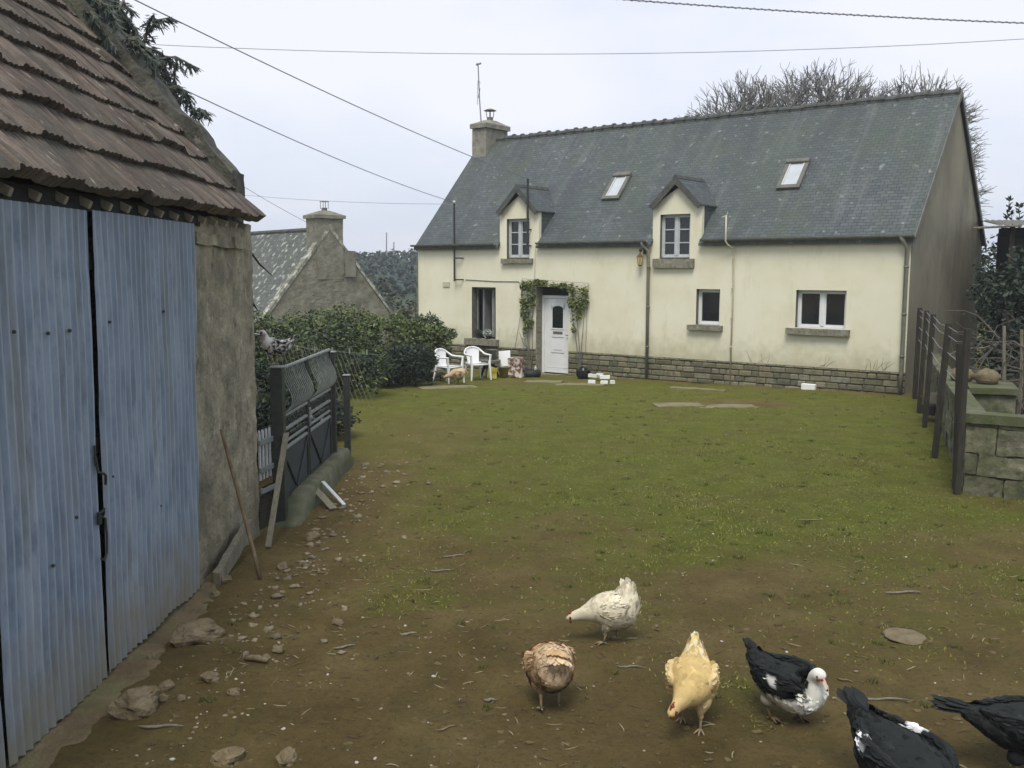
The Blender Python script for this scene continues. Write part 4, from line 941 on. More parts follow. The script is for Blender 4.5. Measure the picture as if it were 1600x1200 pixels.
leaf(.0, 1.20, 'near leaf of the iron gate'); leaf(1.24, 2.50, 'far leaf of the iron gate')
f = MB(); f.ball((1.22, -.03, .90), .035, 8, 6); f.box(1.19, 1.25, -.04, -.02, .80, 1.02, bev=.006); f.build('lock', M_['iron_pale'], gate)
t = MB()
xs = np.linspace(9.75, 13.05, 40); V = []; F = []
for i, y in enumerate(xs):
    u = (y-9.75)/3.3; X = -2.33+.02*u+.03*n3(y, 0, 1, 1); wd = .13+.02*n3(y, 1, 2, 2); top = .235*sstep(-.05, .22, u)+.01*n3(y, 0, 4, 3)-.015+.02*u
    if u > .97: top *= .5
    prof = [(X-.15, top-.03), (X, top), (X+wd*.8, top-.004), (X+wd, top-.03), (X+wd+.02, top*.45), (X+wd+.045, -.06)]
    for a_, b_ in prof: V.append((a_+.012*n3(a_*9, y, b_*9, 1.0), y, gz(a_, y)+b_+.008*n3(a_, y, b_, 9)))
for i in range(len(xs)-1):
    for j in range(5): F.append((i*6+j, i*6+j+1, (i+1)*6+j+1, (i+1)*6+j))
F.append((5, 4, 3, 2, 1, 0)); F.append(tuple(39*6+k for k in range(6)))
t.add(V, F); o = t.build('concrete_kerb', M_['concrete'], smooth=True); tag(o, 'mossy curved concrete kerb under the iron gate', 'kerb')
t = thing('picket_panel', 'small weathered white picket panel between barn corner and gate post', 'picket fence', (-2.53, 9.58, 0), R(78))
for k in range(4):
    g = MB(); x = .01+k*.075; g.prism([(x, .50), (x+.028, .50), (x+.028, .985), (x+.014, 1.01), (x, .985)], 'y', -.008, .008); g.build('picket', M_['oldwhite'], t)
for z in (.58, .86):
    g = MB(); g.box(-.02, .31, -.032, -.010, z, z+.055, bev=.004); g.build('rail', M_['iron_pale'], t)
g = MB(); g.box(-.02, .33, -.045, -.01, .36, .43, bev=.02); g.build('rail', M_['iron_pale'], t)
g = MB(); 
for k in range(4): g.box(-.02, .32, .0, .02, .0+k*.085, .08+k*.085, bev=.003)
g.build('dark_board', M_['wood_dark'], t)
t = thing('leaning_board', 'long grey weathered board leaning on the near gate post', 'board', (0, 0, 0))
g = MB(); A = Vector((-2.30, 8.95, .0)); B_ = Vector((-2.30, 9.80, .95)); dv = B_-A; q = Matrix.Translation(A) @ dv.to_track_quat('Z', 'X').to_matrix().to_4x4()
g.box(-.012, .012, -.028, .028, 0, dv.length, M=q, bev=.004); g.build('board', M_['wood_grey'], t)
def lath(p0, p1, w, mat, lab, name='broken_board'):
    g = MB(); A, B_ = Vector(p0), Vector(p1); dv = B_-A; q = Matrix.Translation(A) @ dv.to_track_quat('X', 'Z').to_matrix().to_4x4(); g.box(0, dv.length, -w, w, -.009, .009, M=q, bev=.003)
    o = g.build(name, M_[mat]); tag(o, lab, 'board', 'broken boards at the kerb'); return o
xa, ya = sg(539, 793); lath((xa, ya, .02), (-2.17, ya+.42, .19), .022, 'oldwhite', 'broken white painted board propped on the mossy kerb')
xa, ya = sg(522, 799); lath((xa, ya, .02), (-2.24, ya+.40, .17), .045, 'wood_grey', 'greenish grey broken board beside the white one on the kerb')
# fence running on behind the gate: leaning wire trellis of canes
t = thing('cane_trellis', 'leaning trellis of thin canes and wire in front of the hedge', 'trellis', (-4.2, 18.5, 0))
g = MB()
for i in range(21):
    x = -.2+i*.088; h = 1.38-.018*i+.05*n3(i, 0, 0, .7); l = .38
    g.tube([(x-l+.02*n3(i, 2), .06*n3(i, 5), h), (x-l*.5, 0, h*.5), (x+.0, 0, 0)], .0045, 4)
g.build('cane', M_['wood_grey'], t)
g = MB(); g.tube([(-.85, -.02, 1.42), (-.55, -.02, 1.38), (-.5, -.02, 1.1)], .014, 5); g.tube([(-.6, 0, 1.32), (.4, 0, 1.10), (1.7, 0, 1.0)], .004, 4)
for k in range(5): g.box(.1+k*.33, .125+k*.33, -.01, .01, 1.08-.02*k, 1.18-.02*k)
g.build('top_wire', M_['iron_pale'], t)
post(-1.80, 24.3, 1.15, .025, 'thin black stake standing behind the left plastic chair', cap=False, name='stake')

# ------------------------------------------------------------------ fence, wall and heap on the right
FP = [(5.28, 11.33, 1.97, .034, R(0), R(.6), 'dark fence post at the corner of the low block wall, nearest of the row'), (5.95, 13.50, 1.90, .036, R(0), R(3.0), 'dark fence post second from the corner of the block wall'), (6.99, 16.30, 1.92, .034, 0, R(1.5), 'dark fence post in the middle of the row'),
      (7.62, 18.05, 1.92, .034, 0, R(1.5), 'dark fence post fourth from the block wall corner'), (8.34, 20.0, 1.88, .04, 0, R(.5), 'dark fence post nearest the house corner')]
for i, (x, y, h, w, lx, ly, lab) in enumerate(FP):
    t = post(x, y, h, w, lab, (lx, ly), False, 'wood_dark', 'fence_post', 'dark posts of the yard fence')
t = post(5.40, 11.62, 1.78, .03, 'thin dark iron stake right behind the corner fence post', (0, R(-1.5)), False, 'wood_dark', 'stake')
g = MB()
tops = [Vector((x+h*math.sin(ly), y, h-.06)) for x, y, h, w, lx, ly, lab in FP]
for dz in (0, -.12, -.35, -.6):
    for a_, b_ in zip(tops[:-1], tops[1:]): g.tube([a_+Vector((0, 0, dz)), (a_+b_)/2+Vector((0, 0, dz-.04)), b_+Vector((0, 0, dz))], .005, 4)
o = g.build('fence_wire', M_['wire']); tag(o, 'slack wires strung along the tops of the dark fence posts', 'wire')
def blockwall(name, label, p0, p1, h, th, seed):
    p0, p1 = Vector((*p0, 0)), Vector((*p1, 0)); l = (p1-p0).length; an = math.atan2(p1.y-p0.y, p1.x-p0.x)
    t = thing(name, label, 'wall', (p0.x, p0.y, gz(p0.x, p0.y)-.05), an); r_ = random.Random(seed); g = MB(); z = .0
    while z < h-.12:
        hh = min(r_.uniform(.24, .33), h-.11-z); x = -r_.uniform(0, .3)
        while x < l:
            w = r_.uniform(.38, .62); k = r_.uniform(.75, 1.25); xa, xb = max(x, 0), min(x+w, l)
            if xb-xa > .04: g.roughbox(xa+.008, xb-.008, -r_.uniform(0, .02), th, z+.006, z+hh-.006, .05, .022, r_.randint(0, 99), 4.5, col=(k, k*.98, k*.92))
            x += w
        z += hh
    g.build('blocks', M_['blocks'], t, colors=True, smooth=False)
    g = MB(); g.box(.02, l-.02, .02, th-.02, 0, h-.12); g.build('mortar', M_['mortar'], t)
    g = MB(); g.roughbox(-.02, l, -.03, th+.03, h-.11, h, .1, .008, seed, 3); g.build('coping', M_['concrete'], t); return t
blockwall('block_wall', 'low mossy block wall running right from the nearest fence post', (5.36, 11.36), (9.6, 8.3), 1.0, .20, 4)
blockwall('block_wall', 'low block wall running beside the dark fence posts towards the house', (8.62, 20.1), (5.46, 11.5), .97, .18, 9).scale = (1, -1, 1) if False else (1, 1, 1)
t = thing('block_pillar', 'squat block pier with a slab top behind the low wall', 'pier', (7.28, 14.7, 0), R(-22))
g = MB(); 
for z0, z1 in ((0, .42), (.43, .80)): g.roughbox(-.3, .3, -.5, .5, z0, z1, .1, .012, 5, 3, col=(1, 1, 1))
g.build('blocks', M_['blocks'], t, colors=True); g = MB(); g.roughbox(-.33, .33, -.55, .55, .81, .90, .1, .01, 7, 3); g.build('slab_top', M_['concrete'], t)
g = MB(); g.ball((0, 0, 0), .17, 14, 10, (1.1, 1, .72), amp=.3, seed=5); o = g.build('round_stone', M_['rock'], loc=(7.27, 14.8, 1.0), smooth=True); tag(o, 'round grey boulder resting on the block pier', 'stone')
g = MB(); g.ball((0, 0, 0), .15, 12, 8, (1.2, 1, .8), amp=.4, seed=9); o = g.build('round_stone', M_['rock'], loc=(7.02, 15.1, .99), smooth=True); tag(o, 'smaller rough stone left of the round boulder on the pier', 'stone')
# stacked old timber behind the pier
for i, (dz, lab) in enumerate(((.0, 'lowest of the old beams stacked behind the pier'), (.22, 'middle one of the old beams stacked behind the pier'), (.44, 'topmost of the old beams stacked behind the pier'))):
    g = MB(); g.roughbox(-1.1, 1.1, -.12, .12, 0, .17, .15, .02, i, 3); o = g.build('old_beam', M_['wood_grey' if i % 2 else 'wood_dark'], loc=(8.35+.1*i, 16.9, 1.0+dz-.9), rot=(0, 0, .15*i-.1)); tag(o, lab, 'beam', 'old beams behind the pier')
# brushwood heap
t = thing('brushwood_heap', 'tangled heap of bare grey branches behind the low wall', 'branches', (8.75, 15.6, 0)); rb = random.Random(12); g = MB()
for i in range(330):
    p = Vector((rb.uniform(-.75, 1.7), rb.uniform(-1.0, 1.0), rb.uniform(.1, 1.5))); d = Vector((rb.gauss(0, 1), rb.gauss(0, .6), rb.gauss(.25, .5))).normalized(); pts = [p]; r0 = rb.choice([.006, .009, .012, .02])
    for k in range(6): d = (d+Vector((rb.gauss(0, .28), rb.gauss(0, .28), rb.gauss(-.03, .25)))).normalized(); p = p+d*rb.uniform(.12, .3); p.z = max(.03, min(p.z, 1.95)); pts.append(p)
    c = rb.uniform(.4, 1.3); g.tube(pts, [r0*(1-.12*k) for k in range(7)], 5, (.12*c, .105*c, .085*c))
g.build('branches', M_['leaf'], t, colors=True)
g = MB()
for x, y, h in ((-.95, -.2, 1.75), (-.72, -.3, 1.7), (.1, -.8, 1.55), (.75, -.7, 1.5)): g.tube([(x, y, 0), (x+.03, y, h*.5), (x-.02, y, h)], [.035, .03, .025], 7)
g.build('upright_stake', M_['wood_grey'], t)
# shed with iron roof
t = thing('open_shed', 'dark open shed with corrugated iron roof behind the branches', 'shed', (11.0, 21.8, 0), R(-20))
g = MB(); V = []; F = []; n = 120
for j in range(2):
    for i in range(n+1): x = -.3+6.2*i/n; V.append((x, -.35+3.8*j, 3.62+.28*j+.02*math.cos(x*2*math.pi/.15)))
for i in range(n): F.append((i, i+1, n+1+i+1, n+1+i))
g.add(V, F); g.build('roof', M_['zinc'], t)
for x in (0, 1.6, 3.3, 5): 
    g = MB(); g.box(x, x+.11, -.1, .01, 0, 3.58, bev=.01); g.build('post', M_['wood_dark'], t)
g = MB(); g.box(-.2, 5.8, .05, .13, 3.38, 3.56); g.box(.2, 5.8, 3.2, 3.3, 0, 3.7); g.box(.12, .2, .2, 3.2, 0, 3.5); g.box(5.7, 5.8, .2, 3.2, 0, 3.5); g.box(.12, 5.7, .13, .18, 2.2, 3.38); g.build('shaded_board_wall', M_['dark'], t)  # boards coloured near-black to put in the shade inside the open shed
g = MB(); g.box(0, 1.4, -.12, -.1, 0, .35, M=Matrix.Translation((.95, -.04, 2.72)) @ Matrix.Rotation(R(-12), 4, 'Y')); g.build('hung_sheet', M_['iron_pale'], t)
g = MB(); g.box(.9, 3.2, -.5, .7, 3.70, 3.73, M=Matrix.Rotation(R(1), 4, 'Y')); g.build('loose_sheet', M_['oldwhite'], t)
g = MB(); g.tube([(-.75, -.3, 3.56), (.2, -.35, 3.60)], .025, 6); g.build('projecting_pole', M_['wood_grey'], t)
# ------------------------------------------------------------------ vegetation
lr = np.random.default_rng(21)
def shrub(name, label, cat, base, ells, n, size, cols, thr=-.15, group=None, droop=0., aspect=.5, stems=6, shell=.5, nsc=1.6):
    t = thing(name, label, cat, base, 0, group)
    Cn = blobcloud(n, ells, lr, shell, nsc, thr, int(abs(base[0])*7) % 50); Cn = Cn[Cn[:, 2] > .02]
    quads_mesh('foliage', leafcards(Cn, size, lr, droop, aspect), M_['leaf'], palette(len(Cn), cols, lr), t)
    g = MB(); rr = random.Random(int(base[1]*10))
    for k in range(stems):
        e = rr.choice(ells); p = Vector(e[0]); q = Vector((p.x*.6, p.y*.6, -.05)); d = Vector((rr.gauss(0, .2), rr.gauss(0, .2), 0))
        g.tube([q, (q+p)/2+d*.3, p+d*.5, p+d*.5+Vector((d.x*.3, d.y*.3, e[1][2]*.3))], [.03, .022, .014, .006], 5)
    g.build('stem', M_['bark'], t); return t
GB = [(.070, .105, .028), (.11, .15, .042), (.155, .19, .065), (.045, .068, .022)]
GD = [(.026, .042, .026), (.040, .060, .038), (.058, .080, .054), (.018, .028, .018)]
r_ = random.Random(2)
ells = [((x, r_.uniform(-.5, .6), r_.uniform(.75, 1.0)), (.85, .75, r_.uniform(.72, 1.0)*(1 if x < 2.6 else .62))) for x in np.arange(-5.2, 4.6, .62)]
shrub('hedge', 'bright green leafy hedge running behind the iron gate towards the house', 'hedge', (-6.4, 24.6, -.1), ells, 40000, .042, GB, -.2, stems=20)
ells = [((x, r_.uniform(-.4, .4), r_.uniform(.5, .85)), (.9, .8, r_.uniform(.7, 1.0))) for x in np.arange(-3, 3.2, .7)]
shrub('hedge', 'darker lower hedge at the far left behind the gate', 'hedge', (-6.0, 20.2, 0), ells, 22000, .04, GD+GB[:2], -.15, stems=14)
for i, (x, y, rx, rz_, lab) in enumerate(((-3.3, 22.2, .75, .62, 'dark bushy shrub left of the plastic chairs, furthest left of the dark ones'), (-2.45, 22.7, .72, .75, 'tall dark bushy shrub directly left of the plastic chairs'), (-2.15, 24.6, .62, 1.0, 'feathery green shrub touching the house wall behind the stake'), (-4.15, 21.4, .6, .45, 'low dark shrub in front of the cane trellis'))):
    cols = GD if i != 2 else GD[:3]+GB[:2]
    shrub('shrub', lab, 'shrub', (x, y, gz(x, y)), [((0, 0, rz_*.55), (rx, .55, rz_*.8)), ((.25, -.1, rz_*.8), (rx*.6, .45, rz_*.55)), ((-.3, 0, rz_*.7), (rx*.6, .45, rz_*.5))]+([((.0, -.1, 1.25), (.5, .4, .42)), ((.45, -.2, 1.15), (.35, .3, .18))] if i == 2 else []), 6500, .042 if i != 2 else .05, cols, -.2, 'dark shrubs by the plastic chairs', aspect=.32, stems=6, shell=.4)
for i, (x, y, h, lab) in enumerate(((-3.6, 12.4, .95, 'dark shrub right behind the near leaf of the iron gate'), (-4.3, 15.2, 1.25, 'dark shrub behind the hen on the gate post'), (-3.3, 14.8, .75, 'low dark shrub behind the far leaf of the iron gate'))):
    shrub('shrub', lab, 'shrub', (x, y, 0), [((0, 0, h*.5), (.75, .7, h*.55)), ((.4, .2, h*.45), (.5, .5, h*.45))], 5200, .035, GD, -.2, 'dark shrubs behind the gate', aspect=.4, stems=5)
g = MB(); g.ball((0, 0, 0), .14, 12, 8, (.9, .7, 1.2), amp=.35, seed=2); o = g.build('standing_stone', M_['rock'], loc=(-2.75, 14.2, .25), smooth=True)
tag(o, 'pale upright stone seen through the bars of the far gate leaf', 'stone')
# right side
shrub('ivy_hedge', 'dark ivy and bramble mass between house gable and shed', 'hedge', (10.6, 19.0, 0), [((x, 0, z), (.8, .6, .85)) for x in (-.9, -.3, .6, 1.8, 2.7) for z in (.5, 1.3, 1.95, 2.3 if x < 1 else 1.8)], 22000, .05, GD, -.1, stems=10)
shrub('hedge', 'tall dark hedge far back between the gable and the shed', 'hedge', (14.5, 30.5, 0), [((x, 0, z), (1.1, .8, 1.0)) for x in np.arange(-1.5, 6, 1.1) for z in (.7, 1.8, 2.9)], 13000, .07, GD+[(.06, .075, .05)], -.2, stems=10)
t = thing('laurel_shrub', 'leafy evergreen shrub standing up behind the shed roof', 'shrub', (14.2, 26.6, 0)); rr = random.Random(4); g = MB(); Pn = []; Dn = []
for k in range(60):
    x = rr.uniform(-1.5, 3.2); top = Vector((x, rr.uniform(-.6, .6), 3.9+rr.uniform(-.5, .75)-(.7 if abs(x) > 1.2 and x < 0 else 0))); b0 = Vector((x*.3, 0, 1.0+rr.random())); mid = (b0+top)/2+Vector((rr.gauss(0, .15), 0, .1)); g.tube([b0, mid, top], [.03, .02, .008], 5)
    for q in range(26):
        a_ = rr.random()*6.28; f_ = rr.random(); p = mid*(1-(.55+.45*f_))+top*(.55+.45*f_); d = Vector((math.cos(a_), math.sin(a_), rr.uniform(.3, 1.3))).normalized(); Pn.append(p+d*.07); Dn.append(d)
g.tube([(0, 0, 0), (.05, 0, 1.2), (0, 0, 2.2)], [.09, .07, .05], 7); g.build('stem', M_['bark'], t)
Pn = np.array(Pn); Dn = np.array(Dn); E_ = np.cross(Dn, lr.normal(size=Dn.shape)); E_ /= np.linalg.norm(E_, axis=1)[:, None]
quads_mesh('foliage', np.stack([Pn-Dn*.08, Pn+E_*.032, Pn+Dn*.085, Pn-E_*.032], 1), M_['leaf'], palette(len(Pn), GD+[(.05, .075, .045)], lr), t)
# bare trees behind the house
def bare_tree(name, label, x, y, h, spread, seed, dens=4, group='bare trees behind the house', levels=5, r0=.36, trunk=.28):
    t = thing(name, label, 'tree', (x, y, gz(x, y)), 0, group); rr = random.Random(seed); tr = MB(); cr = MB()
    def grow(p, d, l, r, lv):
        pts = [p]; rad = [r]; n = 4 if lv < levels else 3; q = p; dd = d.copy(); bl = []
        for k in range(n):
            dd = (dd+Vector((rr.gauss(0, .16), rr.gauss(0, .16), rr.gauss(.04, .12)))).normalized(); q = q+dd*l/n; pts.append(q); rad.append(max(r*(1-.55*(k+1)/n), .017)); bl.append((q.copy(), dd.copy()))
        (tr if lv == 0 else cr).tube(pts, rad, 6 if lv < 2 else (4 if lv < 4 else 3), cap=False)
        if lv >= levels: return
        nc = dens+(2 if lv == 0 else 0)+(1 if rr.random() < .6 else 0)
        for k in range(nc):
            q, dd = bl[min(n-1, max(0, n-1-k//2))] if lv else bl[-1-(k % 2)]
            a_ = rr.random()*6.283; tilt = rr.uniform(.35, .95)*(1.15 if lv == 0 else 1); o3 = dd.orthogonal().normalized(); o3 = Matrix.Rotation(a_, 3, dd) @ o3
            nd = (dd*math.cos(tilt)+o3*math.sin(tilt)*spread); nd.z = nd.z*.85+.14; nd.normalize(); grow(q, nd, l*rr.uniform(.58, .80)*(1.25 if lv == 0 else 1), rad[-1]*rr.uniform(.75, .95) if lv else r*.42, lv+1)
    grow(Vector((0, 0, 0)), Vector((0, 0, 1)), h*trunk, r0, 0)
    k = h/max(v[2] for v in cr.v); tr.v = [tuple(np.array(v)*k) for v in tr.v]; cr.v = [tuple(np.array(v)*k) for v in cr.v]
    tr.build('trunk', M_['bark'], t, smooth=True); cr.build('crown', M_['far_bark'], t)
    return t
def dome_tree(label, x, y, top, rx, rz_, seed, nl=70, nt=9):
    t = thing('bare_tree', label, 'tree', (x, y, gz(x, y)), 0, 'bare trees behind the house'); rr = random.Random(seed); tr = MB(); cr = MB()
    hc = top-rz_-gz(x, y); fork = Vector((0, 0, hc-rz_*.75)); tr.tube([(0, 0, 0), (.1, 0, fork.z*.5), fork], [.42, .34, .30], 8, cap=False); tr.build('trunk', M_['bark'], t, smooth=True)
    def bend(a_, b_, r0, r1, up, wig, n=5):
        pts = []
        for i in range(n+1):
            u = i/n; p = a_.lerp(b_, u)+Vector((rr.gauss(0, wig), rr.gauss(0, wig), rr.gauss(0, wig)))*(0 if i in (0, n) else 1)-Vector((0, 0, up*math.sin(math.pi*u))); pts.append(p)
        cr.tube(pts, [r0+(r1-r0)*i/n for i in range(n+1)], 5 if r0 > .05 else 3, cap=False); return pts
    prim = []
    for k in range(8):
        a_ = 2*math.pi*k/8+rr.uniform(-.3, .3); e = rr.uniform(.25, 1.2); q = Vector((math.cos(a_)*math.cos(e)*rx*.5, math.sin(a_)*math.cos(e)*rx*.5, hc+math.sin(e)*rz_*.35)); prim.append(bend(fork, q, .17, .09, .25, .12))
    for k in range(nl):
        a_ = rr.random()*6.283; e = math.asin(rr.uniform(-.25, 1)); d = Vector((math.cos(a_)*math.cos(e), math.sin(a_)*math.cos(e), math.sin(e))); f_ = rr.uniform(.6, .78)*(1+.12*math.sin(3*a_+seed)); q = Vector((d.x*rx*f_, d.y*rx*f_, hc+d.z*rz_*f_))
        src = min((p for pr in prim for p in pr[2:]), key=lambda p: (p-q).length+rr.random()*.4); lim = bend(src, q, .085, .042, .12, .10)
        for j in range(nt):
            s0 = lim[rr.choice((2, 3, 4, 5, 5))]; dd = (d+Vector((rr.gauss(0, .33), rr.gauss(0, .33), rr.gauss(.02, .28)))).normalized(); f2 = rr.uniform(.84, 1.0); tip = Vector((dd.x*rx*f2, dd.y*rx*f2, hc+dd.z*rz_*f2)); tip = s0+(tip-s0)*min(1, 1.5/max((tip-s0).length, .01)); tw = bend(s0, tip, .022, .013, .03, .05, 4)
            for m_ in range(5):
                s1 = tw[rr.choice((1, 2, 3, 4))]; d3 = (dd+Vector((rr.gauss(0, .5), rr.gauss(0, .5), rr.gauss(.15, .35)))).normalized(); bend(s1, s1+d3*rr.uniform(.2, .5), .012, .008, .0, .02, 2)
    cr.build('crown', M_['far_bark'], t); return t
dome_tree('bare tree whose rounded twiggy crown rises leftmost behind the house ridge', 8.9, 38, 9.95, 2.7, 3.1, 3, nl=55)
dome_tree('bare tree with the tallest rounded twiggy crown behind the middle of the ridge', 12.0, 39, 10.75, 3.3, 3.4, 8, nl=66)
dome_tree('bare tree with the rounded crown nearest the right end of the ridge', 15.6, 39, 10.45, 2.6, 3.2, 15, nl=50)
dome_tree('low bare tree whose twigs show past the right verge of the roof', 15.7, 36, 8.0, 1.35, 2.6, 22, nl=22, nt=7)
# conifer overhanging the barn parapet
t = thing('conifer', 'drooping conifer whose sprays overhang the barn gable', 'tree', (-5.6, 11.6, 0)); rr = random.Random(31); g = MB(); g.tube([(0, 0, 0), (.1, 0, 3), (.0, 0, 6), (.1, 0, 8.5)], [.24, .18, .12, .05], 8); g.build('trunk', M_['bark'], t, smooth=True)
g = MB(); sp = []
keep_all = False
def beyond(q):   # how far a point hangs out past the sloping parapet
    return (q.x-5.6)+2.62+(q.z-3.54)/1.18 > .10*(q.y+11.6)/10.5 and not keep_all
def spray(pts):
    pts = [q for i, q in enumerate(pts) if i < 2 or not beyond(q)]
    if len(pts) < 2 or beyond(pts[1]): return
    g.tube(pts, [.014*(1-.8*i/(len(pts)-1))+.002 for i in range(len(pts))], 4, (.2, .16, .13))
    for i in range(1, len(pts)):
        a_, b_ = pts[i-1], pts[i]
        for q in range(11):
            p = a_+(b_-a_)*rr.random()
            if beyond(p): continue
            d = ((b_-a_).normalized()*.5+Vector((rr.gauss(0, .6), rr.gauss(0, .6), rr.gauss(-.55, .35)))).normalized()
            l = rr.uniform(.05, .13); s_ = d.orthogonal().normalized()*rr.uniform(.006, .012); sp.append((p-s_, p+s_, p+d*l*.7+s_*.9+Vector((0, 0, -.01)), p+d*l+Vector((0, 0, -.025))))
            for w in range(2):
                d2 = (d+Vector((rr.gauss(0, .5), rr.gauss(0, .5), -.2))).normalized(); p2 = p+d*l*rr.uniform(.3, .8); s2 = d2.orthogonal().normalized()*.006; sp.append((p2-s2, p2+s2, p2+d2*l*.5+s2, p2+d2*l*.6))
def limb(p, d, l, n=7, sag=.10):
    pts = [p]
    for i in range(n): d = (d+Vector((rr.gauss(0, .14), rr.gauss(0, .14), -sag+rr.gauss(0, .08)))).normalized(); pts.append(pts[-1]+d*l/n)
    return pts
base = Vector((-5.6, 11.6, 0))
targets = [((-3.95, 10.6, 5.35), .0), ((-3.62, 10.4, 5.20), 0), ((-3.5, 10.4, 4.75), 0), ((-3.9, 10.8, 4.9), 0), ((-4.3, 10.6, 5.5), 0), ((-4.1, 10.5, 5.1), 0), ((-4.5, 10.9, 5.9), 0), ((-4.6, 10.7, 5.5), 0), ((-4.4, 10.2, 5.4), 0), ((-3.75, 10.3, 4.75), 0), ((-4.9, 11, 6.2), 0), ((-4.2, 11, 5.3), 0), ((-3.4, 10.2, 4.45), 0), ((-4.0, 10.1, 4.95), 0), ((-3.85, 10.2, 4.8), 0), ((-4.25, 10.15, 5.2), 0), ((-4.6, 10.2, 5.7), 0)]
for tx, _ in targets:
    e = Vector(tx)-base; s0 = Vector((0, 0, e.z+rr.uniform(-.3, .4))); pts = []
    for i in range(9): u = i/8; pts.append(s0.lerp(e, u)+Vector((rr.gauss(0, .03), rr.gauss(0, .03), .22*math.sin(math.pi*u)+rr.gauss(0, .02))))
    spray(pts[2:])
    for i in range(3, 9):
        for q in range(2): spray(limb(pts[i], ((pts[i]-pts[i-1]).normalized()+Vector((rr.gauss(0, .8), rr.gauss(0, .6), rr.gauss(-.2, .4)))).normalized(), rr.uniform(.25, .5), 4, .2))
keep_all = True
for px, py, qx, qy in ((222, 60, 262, 30), (222, 75, 238, 25), (262, 140, 290, 150), (300, 182, 318, 180), (240, 95, 300, 105)):
    A = at(px, py, 10.2)-base; B_ = at(qx, qy, 10.1)-base; C_ = A.lerp(B_, .55)+Vector((0, 0, .06))
    spray([A, A.lerp(C_, .5), C_, C_.lerp(B_, .6), B_])
for k in range(26):   # sprays trailing down over the parapet itself
    u = rr.random(); z = 4.55+1.5*u; A = Vector((-2.70-(z-3.62)/1.18+rr.uniform(-.25, .02), 9.36+rr.uniform(-.1, .1), z+.12)); d = Vector((rr.uniform(.3, .8), -.1, rr.uniform(-.5, .15))).normalized()
    pts = limb(A-base, d, rr.uniform(.22, .42), 5, .22); spray(pts)
keep_all = False
for k in range(46):
    h = rr.uniform(2.2, 8); a_ = rr.random()*6.28; d = Vector((math.cos(a_), math.sin(a_)*.8, .25)).normalized(); pts = limb(Vector((0, 0, h)), d, (1.9 if h < 6 else 1.2)*(.8+.4*rr.random()), 6, .12)
    if pts[-1].x > 1.2 and pts[-1].z < 6 and pts[-1].y < -1.0: continue
    spray(pts)
    for i in range(2, 6): spray(limb(pts[i], (d+Vector((rr.gauss(0, .8), rr.gauss(0, .8), -.2))).normalized(), .5, 4, .2))
g.build('branch', M_['bark'], t)
sp = np.array([[tuple(v) for v in q] for q in sp]); quads_mesh('crown', sp, M_['leaf'], palette(len(sp), [(.040, .060, .045), (.060, .080, .062), (.085, .095, .085), (.025, .038, .030)], lr), t)
# tendrils at the barn corner
for (a_, b_, c_) in (((388, 392), (405, 415), (424, 432)), ((388, 462), (396, 478), (403, 488))):
    g = MB(); g.tube([at(*a_, 9.75), at(*b_, 9.75), at(*c_, 9.8)], [.012, .010, .004], 5); o = g.build('ivy', M_['wood_dark']); tag(o, 'dark bare ivy shoot sticking out past the barn corner, '+('upper one' if a_[1] < 400 else 'lower one'), 'ivy')
# far wood on a hill
V = []; F = []
xs = np.arange(-190, 120, 6); ys = np.arange(70, 260, 8)
def hz(x, y): return (sstep(75, 150, y)*(5.0+1.1*math.sin(x*.06+1)+.8*n3(x, y, 0, .04)))*(1 if x < 20 else sstep(110, 20, x))-1.6
for y in ys:
    for x in xs: V.append((x, y, hz(x, y)))
n = len(xs); F = [(j*n+i, j*n+i+1, (j+1)*n+i+1, (j+1)*n+i) for j in range(len(ys)-1) for i in range(n-1)]
mb = MB(); mb.add(V, F); o = mb.build('hill', pmat('hill_pasture', [(.035, .055, .03), (.05, .07, .04)], .1, .95, 0), smooth=True); tag(o, kind='structure')
ells = []; rr = random.Random(9)
for i in range(520):
    x = rr.uniform(-75, 12); y = rr.uniform(84, 168); ells.append(((x, y, hz(x, y)+.6), (rr.uniform(1.5, 3), 2, rr.uniform(1.2, 2.0))))
Cn = blobcloud(80000, ells, lr, .6, .4, -.3, 3)
Cn = Cn[(Cn[:, 0] > -75)]
o = quads_mesh('far_wood', leafcards(Cn, .26, lr, 0, .7), M_['leaf'], palette(len(Cn), [(.034, .056, .040), (.044, .068, .050), (.056, .080, .060)], lr)); tag(o, 'distant dark wooded hillside', 'wood', kind='stuff')
for px, top, bot, lab in ((603, 364, 395, 'taller thin mast on the distant wooded hill'), (614.5, 379, 398, 'shorter thin mast on the distant wooded hill')):
    a_, b_ = at(px, bot, 140), at(px, top, 140); g = MB(); g.tube([a_-Vector((0, 0, 3)), a_, b_], .09, 5); o = g.build('mast', M_['wire']); tag(o, lab, 'mast', 'masts on the hill')
# mid distance scrub below the hill
shrub('thicket', 'olive scrub beyond the hedge below the wooded hill', 'bushes', (-8, 52, -1.5), [((x, rr.uniform(-2, 2), rr.uniform(1, 2)), (2.0, 1.8, rr.uniform(1.2, 2.2))) for x in np.arange(-12, 14, 1.5)], 14000, .13, [(.05, .07, .03), (.075, .09, .04), (.09, .085, .05)], -.2, stems=18)
